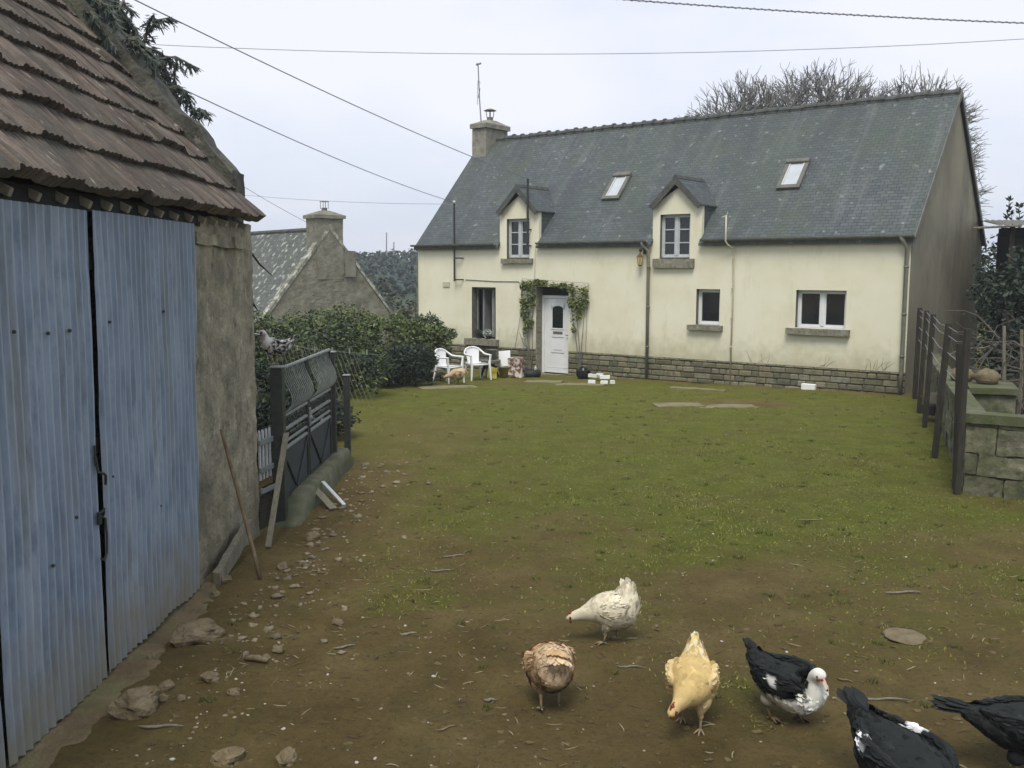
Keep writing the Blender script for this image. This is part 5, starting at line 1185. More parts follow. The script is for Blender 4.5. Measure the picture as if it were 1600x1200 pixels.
# ------------------------------------------------------------------ neighbour's house
NA = math.atan2(.64, .77)
nh = thing('stone_house', 'small old stone house with lichened slate roof beyond the hedge', 'house', (-8.35, 45, -1.4), NA)
M_['nwall'] = pmat('grey_granite_wall', [(.12, .115, .085), (.19, .18, .135), (.26, .25, .20)], 2.5, .95, .7, 8, extra=[((.30, .28, .20), 4, .55, .7, .5, ONE), ((.09, .10, .06), 2, .55, .7, .5, ONE)], bdist=.04)
zA = 5.86; hwid = 3.3; sl = 1.22; zE = zA-hwid*sl
g = MB(); g.rough((-hwid, 0, 0), (hwid, 0, 0), (hwid, 0, zE), (-hwid, 0, zE), .3, .03, 1, 2)
for s in range(24):
    z0 = zE+(zA-zE)*s/24; z1 = zE+(zA-zE)*(s+1)/24; w0 = hwid*(1-s/24); w1 = hwid*(1-(s+1)/24); g.rough((-w0, 0, z0), (w0, 0, z0), (w1, 0, z1), (-w1, 0, z1), .3, .03, 1, 2)
g.add([(-hwid, 0, 0), (-hwid, 9, 0), (-hwid, 9, zE), (-hwid, 0, zE)], [(0, 1, 2, 3)]); g.add([(hwid, 0, 0), (hwid, 9, 0), (hwid, 9, zE), (hwid, 0, zE)], [(0, 1, 2, 3)]); g.add([(-hwid, 9, 0), (hwid, 9, 0), (hwid, 9, zE), (0, 9, zA), (-hwid, 9, zE)], [(0, 1, 2, 3, 4)])
g.build('wall', M_['nwall'], nh)
g = MB(); g.add([(-hwid-.15, .25, zE-.18), (0, .25, zA+.02), (0, 9.1, zA+.02), (-hwid-.15, 9.1, zE-.18)], [(0, 1, 2, 3)]); g.add([(hwid+.15, .25, zE-.18), (0, .25, zA+.02), (0, 9.1, zA+.02), (hwid+.15, 9.1, zE-.18)], [(3, 2, 1, 0)])
rf = g.build('roof', M_['old_slate'], nh, uv=lambda co: (co.y, co.x*1.58))
g = MB(); y = .3
while y < 9: g.tube([(0, y, zA+.03), (0, y+.36, zA+.03)], .11, 8); y += .4
g.build('ridge_tiles', M_['ridge'], rf)
M_['lich'] = pmat('lichened_coping', [(.14, .14, .11), (.22, .22, .17), (.50, .50, .44)], 3.2, .95, .6, 20, pos=[.35, .5, .62])
g = MB(); rr = random.Random(6)
for s in (-1, 1):
    u = 0
    while u < 1:
        du = rr.uniform(.05, .09); u2 = min(u+du, 1.02); xa, xb = s*hwid*(1-u), s*hwid*(1-u2); za, zb = zE+(zA-zE)*u, zE+(zA-zE)*u2
        a_ = (xa, za+.02); b_ = (xb, zb+.02); q = [(xa, -.05, za), (xb, -.05, zb), (xb, .35, zb), (xa, .35, za)]; k = rr.uniform(.16, .24); V = [tuple(p) for p in q]+[(p[0], p[1], p[2]+k) for p in q]
        g.add(V, [(0, 1, 5, 4), (1, 2, 6, 5), (2, 3, 7, 6), (3, 0, 4, 7), (4, 5, 6, 7)]); u = u2+.004
g.build('coping', M_['lich'], nh)
g = MB(); g.roughbox(-.68, .68, -.03, .95, 3.6, 6.35, .25, .02, 2, 2); g.roughbox(-.78, .78, -.13, 1.05, 6.35, 6.50, .25, .015, 2, 2)
g.add([(-.78, -.13, 6.5), (.78, -.13, 6.5), (.78, 1.05, 6.5), (-.78, 1.05, 6.5), (-.2, .3, 6.72), (.2, .3, 6.72), (.2, .6, 6.72), (-.2, .6, 6.72)], [(0, 1, 5, 4), (1, 2, 6, 5), (2, 3, 7, 6), (3, 0, 4, 7), (4, 5, 6, 7)])
g.roughbox(.75, 1.25, -.16, .3, 3.7, 4.9, .2, .02, 4, 2); ch2 = g.build('chimney', M_['nwall'], nh)
g = MB(); g.tube([(0, .45, 6.68), (0, .45, 6.85)], .13, 10)
for a_ in range(4): g.tube([(.13*(1 if a_ % 2 else -1), .45+.13*(1 if a_ > 1 else -1), 6.8), (.13*(1 if a_ % 2 else -1), .45+.13*(1 if a_ > 1 else -1), 7.12)], .014, 4)
g.box(-.16, .16, .29, .61, 7.12, 7.14); g.build('chimney_cowl', M_['zinc'], ch2)
# ------------------------------------------------------------------ overhead lines
def wire(a_, b_, sag, r, lab, twist=False):
    a_, b_ = Vector(a_), Vector(b_); pts = [a_.lerp(b_, u)-Vector((0, 0, 4*sag*u*(1-u))) for u in np.linspace(0, 1, 40)]; g = MB(); g.tube(pts, r, 5)
    if twist:
        off = [p+Vector((0, .012*math.cos(i*1.1), .012*math.sin(i*1.1))) for i, p in enumerate([a_.lerp(b_, u)-Vector((0, 0, 4*sag*u*(1-u))) for u in np.linspace(0, 1, 400)])]; g.tube(off, r*.8, 4)
    o = g.build('overhead_wire', M_['wire']); tag(o, lab, 'wire', 'overhead wires')
pt1 = hw(1.57, -.12, 4.56); pt2 = hw(4.27, -.16, 5.08)
wire(at(230, 75, 13)+(at(230, 75, 13)-pt1)*.7, pt1, .35, .008, 'overhead wire running down to the left wall pole from above the barn')
wire(at(258, 0, 14)+(at(258, 0, 14)-pt2)*.6, pt2, .25, .009, 'upper overhead wire running down to the pole by the left dormer')
wire(at(150, 68, 34), at(1750, 46, 34), .55, .011, 'long nearly level wire crossing high over the house')
wire(at(940, -4, 16), at(1750, 37, 16), .05, .010, 'twisted cable in the top right corner of the sky', True)
wire(at(330, 302, 33), pt1+Vector((-.05, 0, -.05)), .1, .006, 'faint level wire from behind the barn to the left wall pole')
wire(at(330, 262, 38), at(497, 358, 45.2), .1, .010, 'wire running down to the chimney of the old stone house')
# ------------------------------------------------------------------ things in front of the facade
def chair(x, y, yaw, lab):
    t = thing('garden_chair', lab, 'chair', (x, y, gz(x, y)), yaw, 'white plastic garden chairs')
    g = MB(); V = []; F = []; nx_, ny_ = 8, 8
    for top in (0, 1):
        for i in range(nx_+1):
            for j in range(ny_+1):
                u = i/nx_*2-1; v = j/ny_*2-1; x_ = .01+.22*u; y_ = .225*v*(1-.06*u*u if u > 0 else 1-.12*u*u); V.append((x_, y_, .415-.012*(1-u*u)*(1-v*v)+.01*u-(.012 if not top else 0)))
    n_ = (nx_+1)*(ny_+1)
    for top in (0, 1):
        for i in range(nx_):
            for j in range(ny_): q = (i*(ny_+1)+j, (i+1)*(ny_+1)+j, (i+1)*(ny_+1)+j+1, i*(ny_+1)+j+1); F.append(tuple(k+n_*top for k in (q if top else q[::-1])))
    g.add(V, F); g.tube([(.235, -.21, .395), (.245, 0, .39), (.235, .21, .395)], .022, 6); g.tube([(-.2, -.2, .395), (.23, -.22, .39)], .018, 6); g.tube([(-.2, .2, .395), (.23, .22, .39)], .018, 6); g.build('seat', M_['plastic'], t, smooth=True)
    g = MB(); V = []; F = []; m_ = 10
    for i in range(m_+1):
        for j in range(m_+1):
            u = i/m_; v = j/m_*2-1; w = .155+.035*u; ztop = .80-.05*abs(v)**2.5; z = .40+(ztop-.40)*u; x_ = -.205-.085*u+.045*v*v*(.4+.6*u); V.append((x_, w*v, z))
    for i in range(m_):
        for j in range(m_): F.append((i*(m_+1)+j, i*(m_+1)+j+1, (i+1)*(m_+1)+j+1, (i+1)*(m_+1)+j))
    g.add(V, F); g.add([(a_-.012, b_, c_) for a_, b_, c_ in V], [f_[::-1] for f_ in F]); g.build('backrest', M_['plastic'], t, smooth=True)
    for s in (-1, 1):
        g = MB(); pts = [(-.29, 0, .805), (-.28, .09*s, .80), (-.255, .175*s, .765), (-.20, .24*s, .70), (-.12, .275*s, .645), (0, .285*s, .63), (.15, .28*s, .63), (.255, .275*s, .625)]
        g.tube(pts, .022, 8); g.box(-.05, .27, .25*s if s > 0 else -.305, .305 if s > 0 else -.25, .625, .642, bev=.008); g.build('armrest', M_['plastic'], t, smooth=True)
        g = MB(); g.tube([(.245, .275*s, .63), (.235, .26*s, .5), (.24, .245*s, .40), (.275, .275*s, 0)], [.026, .028, .034, .019], 4, flat=(1, 1, 0)); g.build('leg', M_['plastic'], t)
        g = MB(); g.tube([(-.20, .19*s, .43), (-.215, .2*s, .30), (-.285, .25*s, 0)], [.032, .028, .017], 4, flat=(1, 1, 0)); g.build('leg', M_['plastic'], t)
    return t
chair(-1.55, 23.45, R(-38), 'white plastic garden chair nearer the shrubs, with the buff hen beside it')
chair(-.90, 24.55, R(-62), 'white plastic garden chair nearer the front door')
t = thing('garden_table', 'dark round table with a grey bucket under the open window', 'table', (-.62, 25.55, gz(0, 25.6)))
g = MB(); g.lathe([(0, .36), (.30, .36), (.32, .40), (.32, .44), (0, .445)], 20); g.build('tabletop', M_['zinc'], t, smooth=False)
for a_ in (0.3, 2.4, 4.5): 
    g = MB(); g.tube([(.10*math.cos(a_), .1*math.sin(a_), .36), (.27*math.cos(a_), .27*math.sin(a_), 0)], [.05, .03], 6); g.build('leg', M_['black'], t)
g = MB(); g.lathe([(0, 0), (.11, 0), (.15, .26), (.155, .265), (.14, .265), (.105, .02), (0, .02)], 16); o = g.build('grey_bucket', M_['zinc'], loc=(-.53, 25.6, gz(0, 25.6)+.447), smooth=True); tag(o, 'grey bucket standing on the round table under the window', 'bucket')
# flower pots on the sill
for k, (xl, s_, lab, cols) in enumerate(((2.42, .09, 'small dark potted plant on the open window sill, left one', GD+[(.10, .12, .07)]), (2.74, .12, 'silvery potted plant on the open window sill, right one', [(.34, .38, .34), (.48, .52, .48), (.62, .66, .62), (.2, .24, .2)]))):
    p = hw(xl, -.02, .655); t = thing('potted_plant', lab, 'plant', p, -HA, 'pots on the window sill'); g = MB(); g.lathe([(0, 0), (.055, 0), (.075, .09), (.08, .09), (.08, .1), (0, .095)], 12); g.build('pot', M_['black'], t)
    Cn = blobcloud(420, [((0, 0, .17), (s_*1.4, s_*1.1, s_))], lr, .2, 4, -.4); quads_mesh('foliage', leafcards(Cn, .022, lr), M_['leaf'], palette(len(Cn), cols, lr), t)
x, y = -.20, 25.55
g = MB(); g.lathe([(0, 0), (.12, 0), (.16, .25), (.17, .25), (.17, .27), (.15, .27), (.11, .03), (0, .03)], 18); t = g.build('mustard_bucket', M_['green_yellow'], loc=(x, y, gz(x, y)), smooth=True); tag(t, 'mustard coloured bucket by the wall with the white board above it', 'bucket')
g = MB(); g.box(-.17, .17, -.01, .01, 0, .42, bev=.006); t = g.build('white_board', M_['plastic'], loc=(x+.0, y+.05, gz(x, y)+.262), rot=(R(-14), R(-7), R(-25))); tag(t, 'white board standing in the mustard bucket', 'board')
g = MB(); g.roughbox(-.10, .10, -.08, .08, 0, .27, .04, .03, 3, 5); t = g.build('yellow_bag', M_['yellow'], loc=(-.52, 25.15, gz(0, 25.2)), rot=(0, R(6), .3), smooth=True); tag(t, 'crumpled yellow bag under the round table', 'bag')
g = MB(); V0 = 0; g.roughbox(-.19, .19, -.13, .13, 0, .50, .045, .035, 8, 3.5); t = g.build('printed_sack', M_['sack'], loc=(.13, 25.5, gz(0, 25.5)), rot=(0, R(-2), -.4), smooth=True); tag(t, 'slumped brown and white printed sack by the wall left of the door', 'sack')
g = MB(); g.lathe([(0, .02), (.15, .02), (.24, .0), (.27, .07), (.25, .16), (.17, .19), (.15, .15), (0, .13)], 22); t = thing('tyre_planter', 'black tyre planter at the foot of the left rose', 'planter', (.50, 25.6, gz(.5, 25.6))); g.build('tyre', M_['black'], t, smooth=True)
g = MB(); g.lathe([(0, .12), (.16, .145)], 14); g.build('soil', M_['mortar'], t); g = MB(); g.lathe([(0, .14), (.03, .14), (.034, .24), (.015, .27), (.015, .3), (0, .3)], 8, Matrix.Translation((.12, -.08, 0))); g.build('white_bottle', M_['oldwhite'], t)
t = thing('black_plant_pot', 'round black plant pot at the foot of the right rose', 'pot', (1.82, 24.72, gz(1.8, 24.7))); g = MB(); g.lathe([(0, 0), (.12, 0), (.19, .12), (.18, .22), (.19, .235), (.165, .235), (.14, .18), (0, .17)], 18); g.build('pot', M_['black'], t, smooth=True)
g = MB(); g.ball((.0, -.06, .24), .035, 8, 6, (1, 1, 1.3)); g.build('white_ornament', M_['oldwhite'], t)
Cn = blobcloud(300, [((0, 0, .25), (.14, .14, .08))], lr, .2, 4, -.5); quads_mesh('foliage', leafcards(Cn, .02, lr), M_['leaf'], palette(len(Cn), GD, lr), t)
# polystyrene packing pieces
for k, (px, py, w, d_, h, z, yaw, lab) in enumerate(((925, 596, .22, .13, .09, 0, -.3, 'lower left white polystyrene block by the plinth'), (928, 592, .38, .12, .10, .10, -.75, 'long white polystyrene piece on top of the lower left block'), (944, 597, .22, .13, .09, 0, -.2, 'lower right white polystyrene block by the plinth'), (945, 594, .30, .14, .10, .10, -.1, 'white polystyrene piece lying on the lower right block'), (937, 593, .22, .06, .05, .245, -.5, 'small white polystyrene strip bridging the top of the heap'), (957, 597, .12, .10, .10, .0, .6, 'small broken white polystyrene lump at the right end of the heap'))):
    x, y = sg(px, py+2); w *= .8; d_ *= .8; h *= .8; z *= .78 if z < .2 else .63; g = MB(); g.roughbox(-w/2, w/2, -d_/2, d_/2, 0, h, .05, .008, k, 6); o = g.build('polystyrene_piece', M_['poly'], loc=(x, y+(.02 if z else 0), gz(x, y)+z), rot=(0, 0, yaw)); tag(o, lab, 'packing', 'white polystyrene pieces by the wall')
# slabs let into the turf
for k, (px, py, w, d_, yaw, lab) in enumerate(((1060, 631, .95, .55, .1, 'left paving slab in the scratched patch before the small window'), (1135, 632, 1.15, .50, .05, 'right paving slab in the scratched patch before the small window'), (850, 596, .9, .5, -.2, 'greenish slab just left of the door step'), (880, 600, .6, .35, .1, 'small slab lying out from the door step'), (700, 606, 1.3, .5, .3, 'broad slab under the left plastic chair'), (1090, 607, 1.3, .25, -.55, 'thin slab edge along the plinth near the pale pipe'), (915, 600, .9, .4, -.3, 'slab in front of the black plant pot'))):
    x, y = sg(px, py); g = MB(); g.roughbox(-w/2, w/2, -d_/2, d_/2, -.03, .022, .1, .012, k, 3); o = g.build('paving_slab', M_['slab'], loc=(x, y, gh(x, y)), rot=(0, 0, yaw)); tag(o, lab, 'slab', 'paving slabs let into the turf')
# climbing roses on trellis wires
def rose(name, label, clusters, stems, wires):
    t = thing(name, label, 'climbing plant', hw(0, 0, 0), -HA, 'climbing roses round the door'); g = MB()
    for s_ in stems: g.tube(s_, [.014, .012, .009, .006][:len(s_)], 5)
    g.build('stem', M_['bark'], t); g = MB()
    for w_ in wires: g.tube(w_, .006, 4)
    g.build('trellis_wire', M_['pipe_grey'], t)
    Cn = blobcloud(clusters[1], clusters[0], lr, .15, 3.2, -.12, 6); quads_mesh('foliage', leafcards(Cn, .033, lr, 0, .55), M_['leaf'], palette(len(Cn), [(.13, .17, .045), (.19, .23, .075), (.26, .29, .12), (.08, .11, .035)], lr), t)
rose('climbing_rose', 'climbing rose on the trellis left of the front door, trained over the lintel', ([((4.10, -.12, 2.18), (.12, .10, .14)), ((4.30, -.12, 2.2), (.16, .12, .16)), ((4.15, -.12, 1.75), (.18, .12, .26)), ((4.20, -.12, 1.45), (.2, .12, .25)), ((4.3, -.12, 1.2), (.16, .11, .2)), ((4.18, -.12, .95), (.10, .09, .2)), ((4.40, -.1, 1.85), (.08, .1, .3)), ((4.55, -.1, 2.28), (.16, .12, .10)), ((4.8, -.1, 2.27), (.18, .12, .08)), ((5.15, -.1, 2.22), (.22, .1, .07)), ((5.42, -.1, 2.18), (.14, .1, .12))], 2300),
     [[(4.35, -.14, -.1), (4.3, -.12, .6), (4.28, -.1, 1.3), (4.2, -.1, 2.1)], [(4.30, -.14, -.1), (4.26, -.12, .6), (4.2, -.1, 1.2), (4.1, -.1, 1.8)], [(4.38, -.14, -.1), (4.42, -.12, .5), (4.40, -.1, 1.2), (4.45, -.1, 2.2)], [(4.25, -.1, .45), (4.1, -.1, .6), (4.0, -.1, .8), (3.95, -.1, .9)], [(4.3, -.1, .35), (4.12, -.1, .7), (4.02, -.1, .75)]],
     [[(3.74, -.03, .45), (4.02, -.05, 1.7), (4.02, -.06, 2.38)], [(4.0, -.06, 2.38), (6.2, -.06, 2.28)], [(3.95, -.04, 2.3), (4.5, -.1, 2.35)]])
rose('climbing_rose', 'climbing rose on the trellis right of the front door', ([((5.72, -.12, 2.12), (.14, .1, .16)), ((6.05, -.12, 2.1), (.2, .1, .16)), ((5.72, -.12, 1.75), (.15, .1, .22)), ((5.95, -.12, 1.72), (.16, .1, .24)), ((6.15, -.12, 1.85), (.10, .1, .26)), ((5.78, -.12, 1.35), (.13, .1, .22)), ((5.8, -.12, 1.1), (.08, .09, .14)), ((5.95, -.12, 1.45), (.08, .1, .15))], 1450),
     [[(6.0, -.14, -.05), (5.98, -.12, .6), (5.9, -.1, 1.2), (5.75, -.1, 2.0)], [(6.02, -.14, -.05), (6.05, -.12, .6), (6.1, -.1, 1.3), (6.15, -.1, 2.0)], [(5.98, -.14, -.05), (5.9, -.12, .6), (5.78, -.1, 1.2), (5.7, -.1, 1.6)]],
     [[(6.13, -.05, .4), (6.2, -.06, 2.28)], [(5.6, -.05, 1.9), (6.25, -.05, 2.24)]])
#==PART5==
# ------------------------------------------------------------------ poultry
def crom(a_, b_, c_, d_, t): return .5*((2*b_)+(-a_+c_)*t+(2*a_-5*b_+4*c_-d_)*t*t+(-a_+3*b_-3*c_+d_)*t**3)
def skin(rings, sub=5, seg=28):
    """rings: (f, y, z, half width, half height up, half height down) from head to tail -> array [ring, seg, 3], normals too"""
    A = [np.array(r, float) for r in rings]; out = []
    for i in range(len(A)-1):
        p = [A[max(i-1, 0)], A[i], A[i+1], A[min(i+2, len(A)-1)]]
        for k in range(sub): out.append(crom(*p, k/sub))
    out.append(A[-1]); out = np.array(out); out[:, 3:] = np.maximum(out[:, 3:], .003)
    C_ = out[:, :3]; T = np.gradient(C_, axis=0); T /= np.linalg.norm(T, axis=1)[:, None]
    T = (np.roll(T, 1, 0)+T+np.roll(T, -1, 0)); T[0] = C_[1]-C_[0]; T[-1] = C_[-1]-C_[-2]; T /= np.linalg.norm(T, axis=1)[:, None]
    P = np.zeros((len(out), seg, 3))
    for i in range(len(out)):
        t = T[i]; u = np.array([t[2], 0, -t[0]]); u /= max(np.linalg.norm(u), 1e-6); w = np.cross(t, u)
        for k in range(seg):
            a_ = 2*math.pi*k/seg; c_, s_ = math.cos(a_), math.sin(a_); hv = out[i, 4] if c_ > 0 else out[i, 5]
            P[i, k] = C_[i]+w*s_*out[i, 3]+u*c_*hv
    return P
def skin_mesh(P, name, mat, parent, colfn, seed=0, amp=.004):
    n, m, _ = P.shape; V = []; Cc = []
    for i in range(n):
        for k in range(m):
            p = P[i, k]; q = Vector(p*14)+Vector((seed, 0, 0)); V.append(tuple(p+np.array(mnoise.noise_vector(q))*amp)); Cc.append(colfn(p[0], p[1], p[2], i/(n-1), 2*math.pi*k/m))
    F = [(i*m+k, i*m+(k+1) % m, (i+1)*m+(k+1) % m, (i+1)*m+k) for i in range(n-1) for k in range(m)]+[tuple(range(m-1, -1, -1)), tuple((n-1)*m+k for k in range(m))]
    g = MB(); g.v = V; g.f = F; g.c = Cc; return g.build(name, mat, parent, smooth=True, colors=True)
def featherblade(p, d, nrm, l, w, curl=.0):
    s_ = np.cross(d, nrm); s_ /= max(np.linalg.norm(s_), 1e-6)
    return [p-s_*w*.35, p-s_*w+d*l*.45+nrm*curl*.5, p-s_*w*.75+d*l*.82+nrm*curl*.9, p+d*l+nrm*curl, p+s_*w*.75+d*l*.82+nrm*curl*.9, p+s_*w+d*l*.45+nrm*curl*.5]
def plumage(P, n, u0, u1, l, w, lift, colfn, parent, rng, name='plumage', var=.14, lfn=None, dropp=0.):
    R_, m, _ = P.shape; out = []; cc = []
    for _ in range(n):
        u = u0+(u1-u0)*rng.random(); i = min(int(u*(R_-1)), R_-2); k = rng.integers(0, m); f_ = rng.random(); p = P[i, k]*(1-f_)+P[i, (k+1) % m]*f_; p2 = P[i+1, k]*(1-f_)+P[i+1, (k+1) % m]*f_
        d = p2-p; nd = np.linalg.norm(d)
        if nd < 1e-5: continue
        d = d/nd; c0 = P[i].mean(0); nr = p-c0; nr -= d*(nr@d); nn = np.linalg.norm(nr)
        if nn < 1e-4: continue
        nr /= nn; dd = d+nr*lift+rng.normal(0, .10, 3)+np.array([0, 0, -dropp]); dd /= np.linalg.norm(dd); k_ = lfn(u) if lfn else 1
        out.append(featherblade(p-nr*.003, dd, nr, l*k_*rng.uniform(.75, 1.25), w*k_*rng.uniform(.8, 1.2), -.10*l)); c_ = np.array(colfn(p[0], p[1], p[2], u, 2*math.pi*(k+f_)/m)); cc.append(c_*(1+var*rng.normal()))
    return quads_mesh(name, np.array(out), M_['feather'], np.array(cc).clip(.004, 1), parent, k=6)
def leg(t, x, y, top, fx, fy, mat='legskin', s=1.0, web=False, spread=.55, yaw=0, name='leg'):
    g = MB(); ank = Vector((fx, fy, .012*s)); hock = Vector((x-.012*s, y, top)); g.tube([hock+Vector((.015*s, 0, .04*s)), hock, (hock+ank)/2, ank], [.015*s, .011*s, .0075*s, .008*s], 8)
    tips = []
    for a_ in (-spread, 0, spread):
        l = .062*s if a_ == 0 else .052*s; a2 = a_+yaw; d = Vector((math.cos(a2), math.sin(a2), 0)); tip = Vector((fx, fy, .004*s))+d*l; tips.append(tip)
        g.tube([ank, Vector((fx, fy, .013*s))+d*l*.45, tip], [.007*s, .0058*s, .003*s], 6)
    if not web or True: d = Vector((-math.cos(yaw), -math.sin(yaw), 0)); g.tube([ank, Vector((fx, fy, .004*s))+d*.026*s], [.006*s, .003*s], 5)
    if web: g.add([ank+Vector((0, 0, -.002)), tips[0], tips[1], tips[2]], [(0, 1, 2), (0, 2, 3), (2, 1, 0), (3, 2, 0)])
    return g.build(name, M_[mat], t, smooth=True)
def headbits(t, c, d, s=1.0, comb=True, beak=.022, look=None):
    """c: head centre, d: unit direction of beak"""
    d = Vector(d).normalized(); c = Vector(c); up = Vector((0, 0, 1)); up = (up-d*up.dot(d)).normalized(); sd = d.cross(up)
    g = MB(); g.tube([c+d*.024*s, c+d*(.024+beak*.6)*s, c+d*(.026+beak)*s-up*.006*s], [.0095*s, .006*s, .001*s], 7); g.build('beak', M_['beak'], t, smooth=True)
    if comb:
        g = MB(); 
        for k in range(5): q = c+d*(.02-.011*k)*s+up*(.024+.003*math.sin(k*.8))*s; g.tube([q-up*.006*s, q+up*(.010+.005*(k in (1, 2, 3)))*s], [.006*s, .0025*s], 5)
        g.ball(c+up*.024*s-d*.0*s, .012*s, 8, 6, (1, 1, 1)); g.build('comb', M_['comb'], t, smooth=True)
        g = MB()
        for s_ in (-1, 1): g.ball(c+d*.016*s-up*.026*s+sd*.008*s*s_, .012*s, 7, 6, (.8, .5, 1.4)); g.ball(c+d*.010*s+sd*.019*s*s_-up*.002*s, .014*s, 8, 6, (1, .6, 1))
        g.build('wattle', M_['comb'], t, smooth=True)
    g = MB()
    for s_ in (-1, 1): g.ball(c+d*.010*s+sd*s_*.0265*s+up*.004*s, .005*s, 7, 5)
    g.build('eye', M_['eye'], t, smooth=True)
def fan(t, base, dirs, l, w, cols, rng, name='tail', curl=.0, nrm=(0, 0, 1)):
    out = []; cc = []
    for i, d in enumerate(dirs):
        d = np.array(d, float); d /= np.linalg.norm(d); b0 = np.array(base)+rng.normal(0, .004, 3)+np.array([0, 0, .0015*i]); nn = np.array(nrm, float); nn -= d*(nn@d); nn /= np.linalg.norm(nn)
        out.append(featherblade(b0, d, nn, l*rng.uniform(.88, 1.08), w, curl)); cc.append(np.array(cols[i % len(cols)])*(1+.1*rng.normal()))
    return quads_mesh(name, np.array(out), M_['feather'], np.array(cc).clip(.004, 1), t, k=6)
br = np.random.default_rng(77)
def hen(label, loc, yaw, s, pal, tail='up', tailpal=None, group='hens in the yard', turn=0.0, n=1900, feet=((.045, .045), (-.065, -.045)), wide=1.0, speck=0.0, tilt=0):
    t = thing('hen', label, 'hen', loc, yaw, group); t.scale = (s, s, s); t.rotation_euler = (0, tilt, yaw)
    base, light, low = map(np.array, pal); tp = np.array(light if tailpal is None else tailpal)
    def y_(f): return turn*max(0, f-.08)
    R0 = [(.300, 0, .172, .010, .010, .010), (.287, 0, .178, .021, .021, .021), (.262, 0, .186, .027, .030, .029), (.232, 0, .194, .030, .037, .036), (.195, 0, .204, .040, .044, .048), (.150, 0, .218, .062, .060, .066), (.095, 0, .233, .095, .088, .100), (.035, 0, .240, .124, .112, .140), (-.025, 0, .242, .130, .120, .152), (-.075, 0, .255, .118, .112, .155)]
    if tail == 'up': R0 += [(-.108, 0, .292, .092, .100, .120), (-.122, 0, .340, .062, .088, .085), (-.128, 0, .382, .040, .064, .060), (-.128, 0, .415, .022, .040, .038), (-.126, 0, .435, .008, .018, .016)]
    else: R0 += [(-.125, 0, .262, .110, .105, .150), (-.160, 0, .262, .090, .085, .125), (-.188, 0, .256, .062, .055, .085), (-.205, 0, .245, .025, .02, .035)]
    R0 = [(f, y_(f), z, w*wide, a_, b_) for f, _, z, w, a_, b_ in R0]
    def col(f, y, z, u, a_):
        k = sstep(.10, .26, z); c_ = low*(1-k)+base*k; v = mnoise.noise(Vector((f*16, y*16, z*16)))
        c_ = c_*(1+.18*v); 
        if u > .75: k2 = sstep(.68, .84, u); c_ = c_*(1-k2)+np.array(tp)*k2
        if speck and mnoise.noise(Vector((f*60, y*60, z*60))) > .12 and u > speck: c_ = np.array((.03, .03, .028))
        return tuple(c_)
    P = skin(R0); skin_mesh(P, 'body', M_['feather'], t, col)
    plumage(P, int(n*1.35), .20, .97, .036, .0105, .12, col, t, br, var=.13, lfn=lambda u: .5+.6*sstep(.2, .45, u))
    if tail == 'up':
        dirs = [(-.25-.35*abs(a_)*.3+.02*i, a_*.55, 1) for i, a_ in enumerate(np.linspace(-.5, .5, 9))]; fan(t, (-.12, .012, .335), [(a_*.9-.05, .10, 1) for a_ in np.linspace(-.45, .35, 7)], .115, .021, [tp, tp*.92], br, nrm=(0, 1, 0)); fan(t, (-.12, -.012, .335), [(a_*.9-.05, -.10, 1) for a_ in np.linspace(-.45, .35, 7)], .115, .021, [tp, tp*.92], br, nrm=(0, -1, 0)); fan(t, (-.14, 0, .31), [(-.45, a_*.5, 1) for a_ in np.linspace(-.6, .6, 8)], .10, .02, [tp], br, nrm=(1, 0, 0), name='tail_coverts')
        plumage(P[int(len(P)*.55):], 260, .0, .8, .06, .015, .16, col, t, br, name='rump_fluff')
    else:
        fan(t, (-.165, 0, .318), [(-1, a_*.95, -.42-.30*abs(a_)) for a_ in np.linspace(-.85, .85, 13)], .125, .024, [light*1.18, light*1.0, light*1.1], br, nrm=(0, 0, 1), curl=-.012); fan(t, (-.150, 0, .332), [(-1, a_*.9, -.36-.30*abs(a_)) for a_ in np.linspace(-.8, .8, 12)], .11, .022, [base*1.1, base], br, nrm=(0, 0, 1), name='tail_coverts')
    # wings folded on the flanks
    for sd in (-1, 1):
        W = [(.095, sd*.086*wide, .262, .010, .020, .022), (.06, sd*.103*wide, .262, .018, .045, .045), (.0, sd*.113*wide, .262, .021, .062, .060), (-.06, sd*.112*wide, .266, .019, .056, .052), (-.10, sd*.096*wide, .280, .013, .036, .030), (-.135, sd*.078*wide, .292, .006, .012, .012)]
        Pw = skin(W, 4, 16); wcol = lambda f, y, z, u, a_: tuple((np.array(light)*.35+base*.65)*(1+.15*mnoise.noise(Vector((f*30, z*30, 1))))) if not speck else ((.04, .04, .038) if mnoise.noise(Vector((f*55, y*55, z*55))) > .0 else (.62, .60, .54))
        skin_mesh(Pw, 'wing', M_['feather'], t, wcol); w_ = t.children[-1] if False else None
        plumage(Pw, 220, .02, .86, .045, .013, .015, wcol, t, br, name='wing_feathers', var=.12)
    c = Vector((.266, y_(.266), .187)); headbits(t, c, Vector((1, turn*1.3, -.38)), 1.0)
    for (fx, fy), sd in zip(feet, (1, -1)):
        Pt = skin([(fx*.8-.03, fy*1.0, .20, .05, .05, .05), (fx*.8-.015, fy*1.05, .155, .050, .052, .052), (fx*.8-.005, fy*1.0, .115, .034, .036, .036), (fx*.8, fy, .088, .016, .017, .017), (fx*.8, fy, .078, .009, .009, .009)], 4, 16)
        tc_ = lambda f, y, z, u, a_: tuple(low*(.95+.15*mnoise.noise(Vector((f*30, y*30, z*30))))); skin_mesh(Pt, 'thigh', M_['feather'], t, tc_); plumage(Pt, 120, .1, .8, .03, .010, .08, tc_, t, br, name='thigh_feathers')
        leg(t, fx*.8, fy, .085, fx, fy, yaw=turn*.2)
    return t
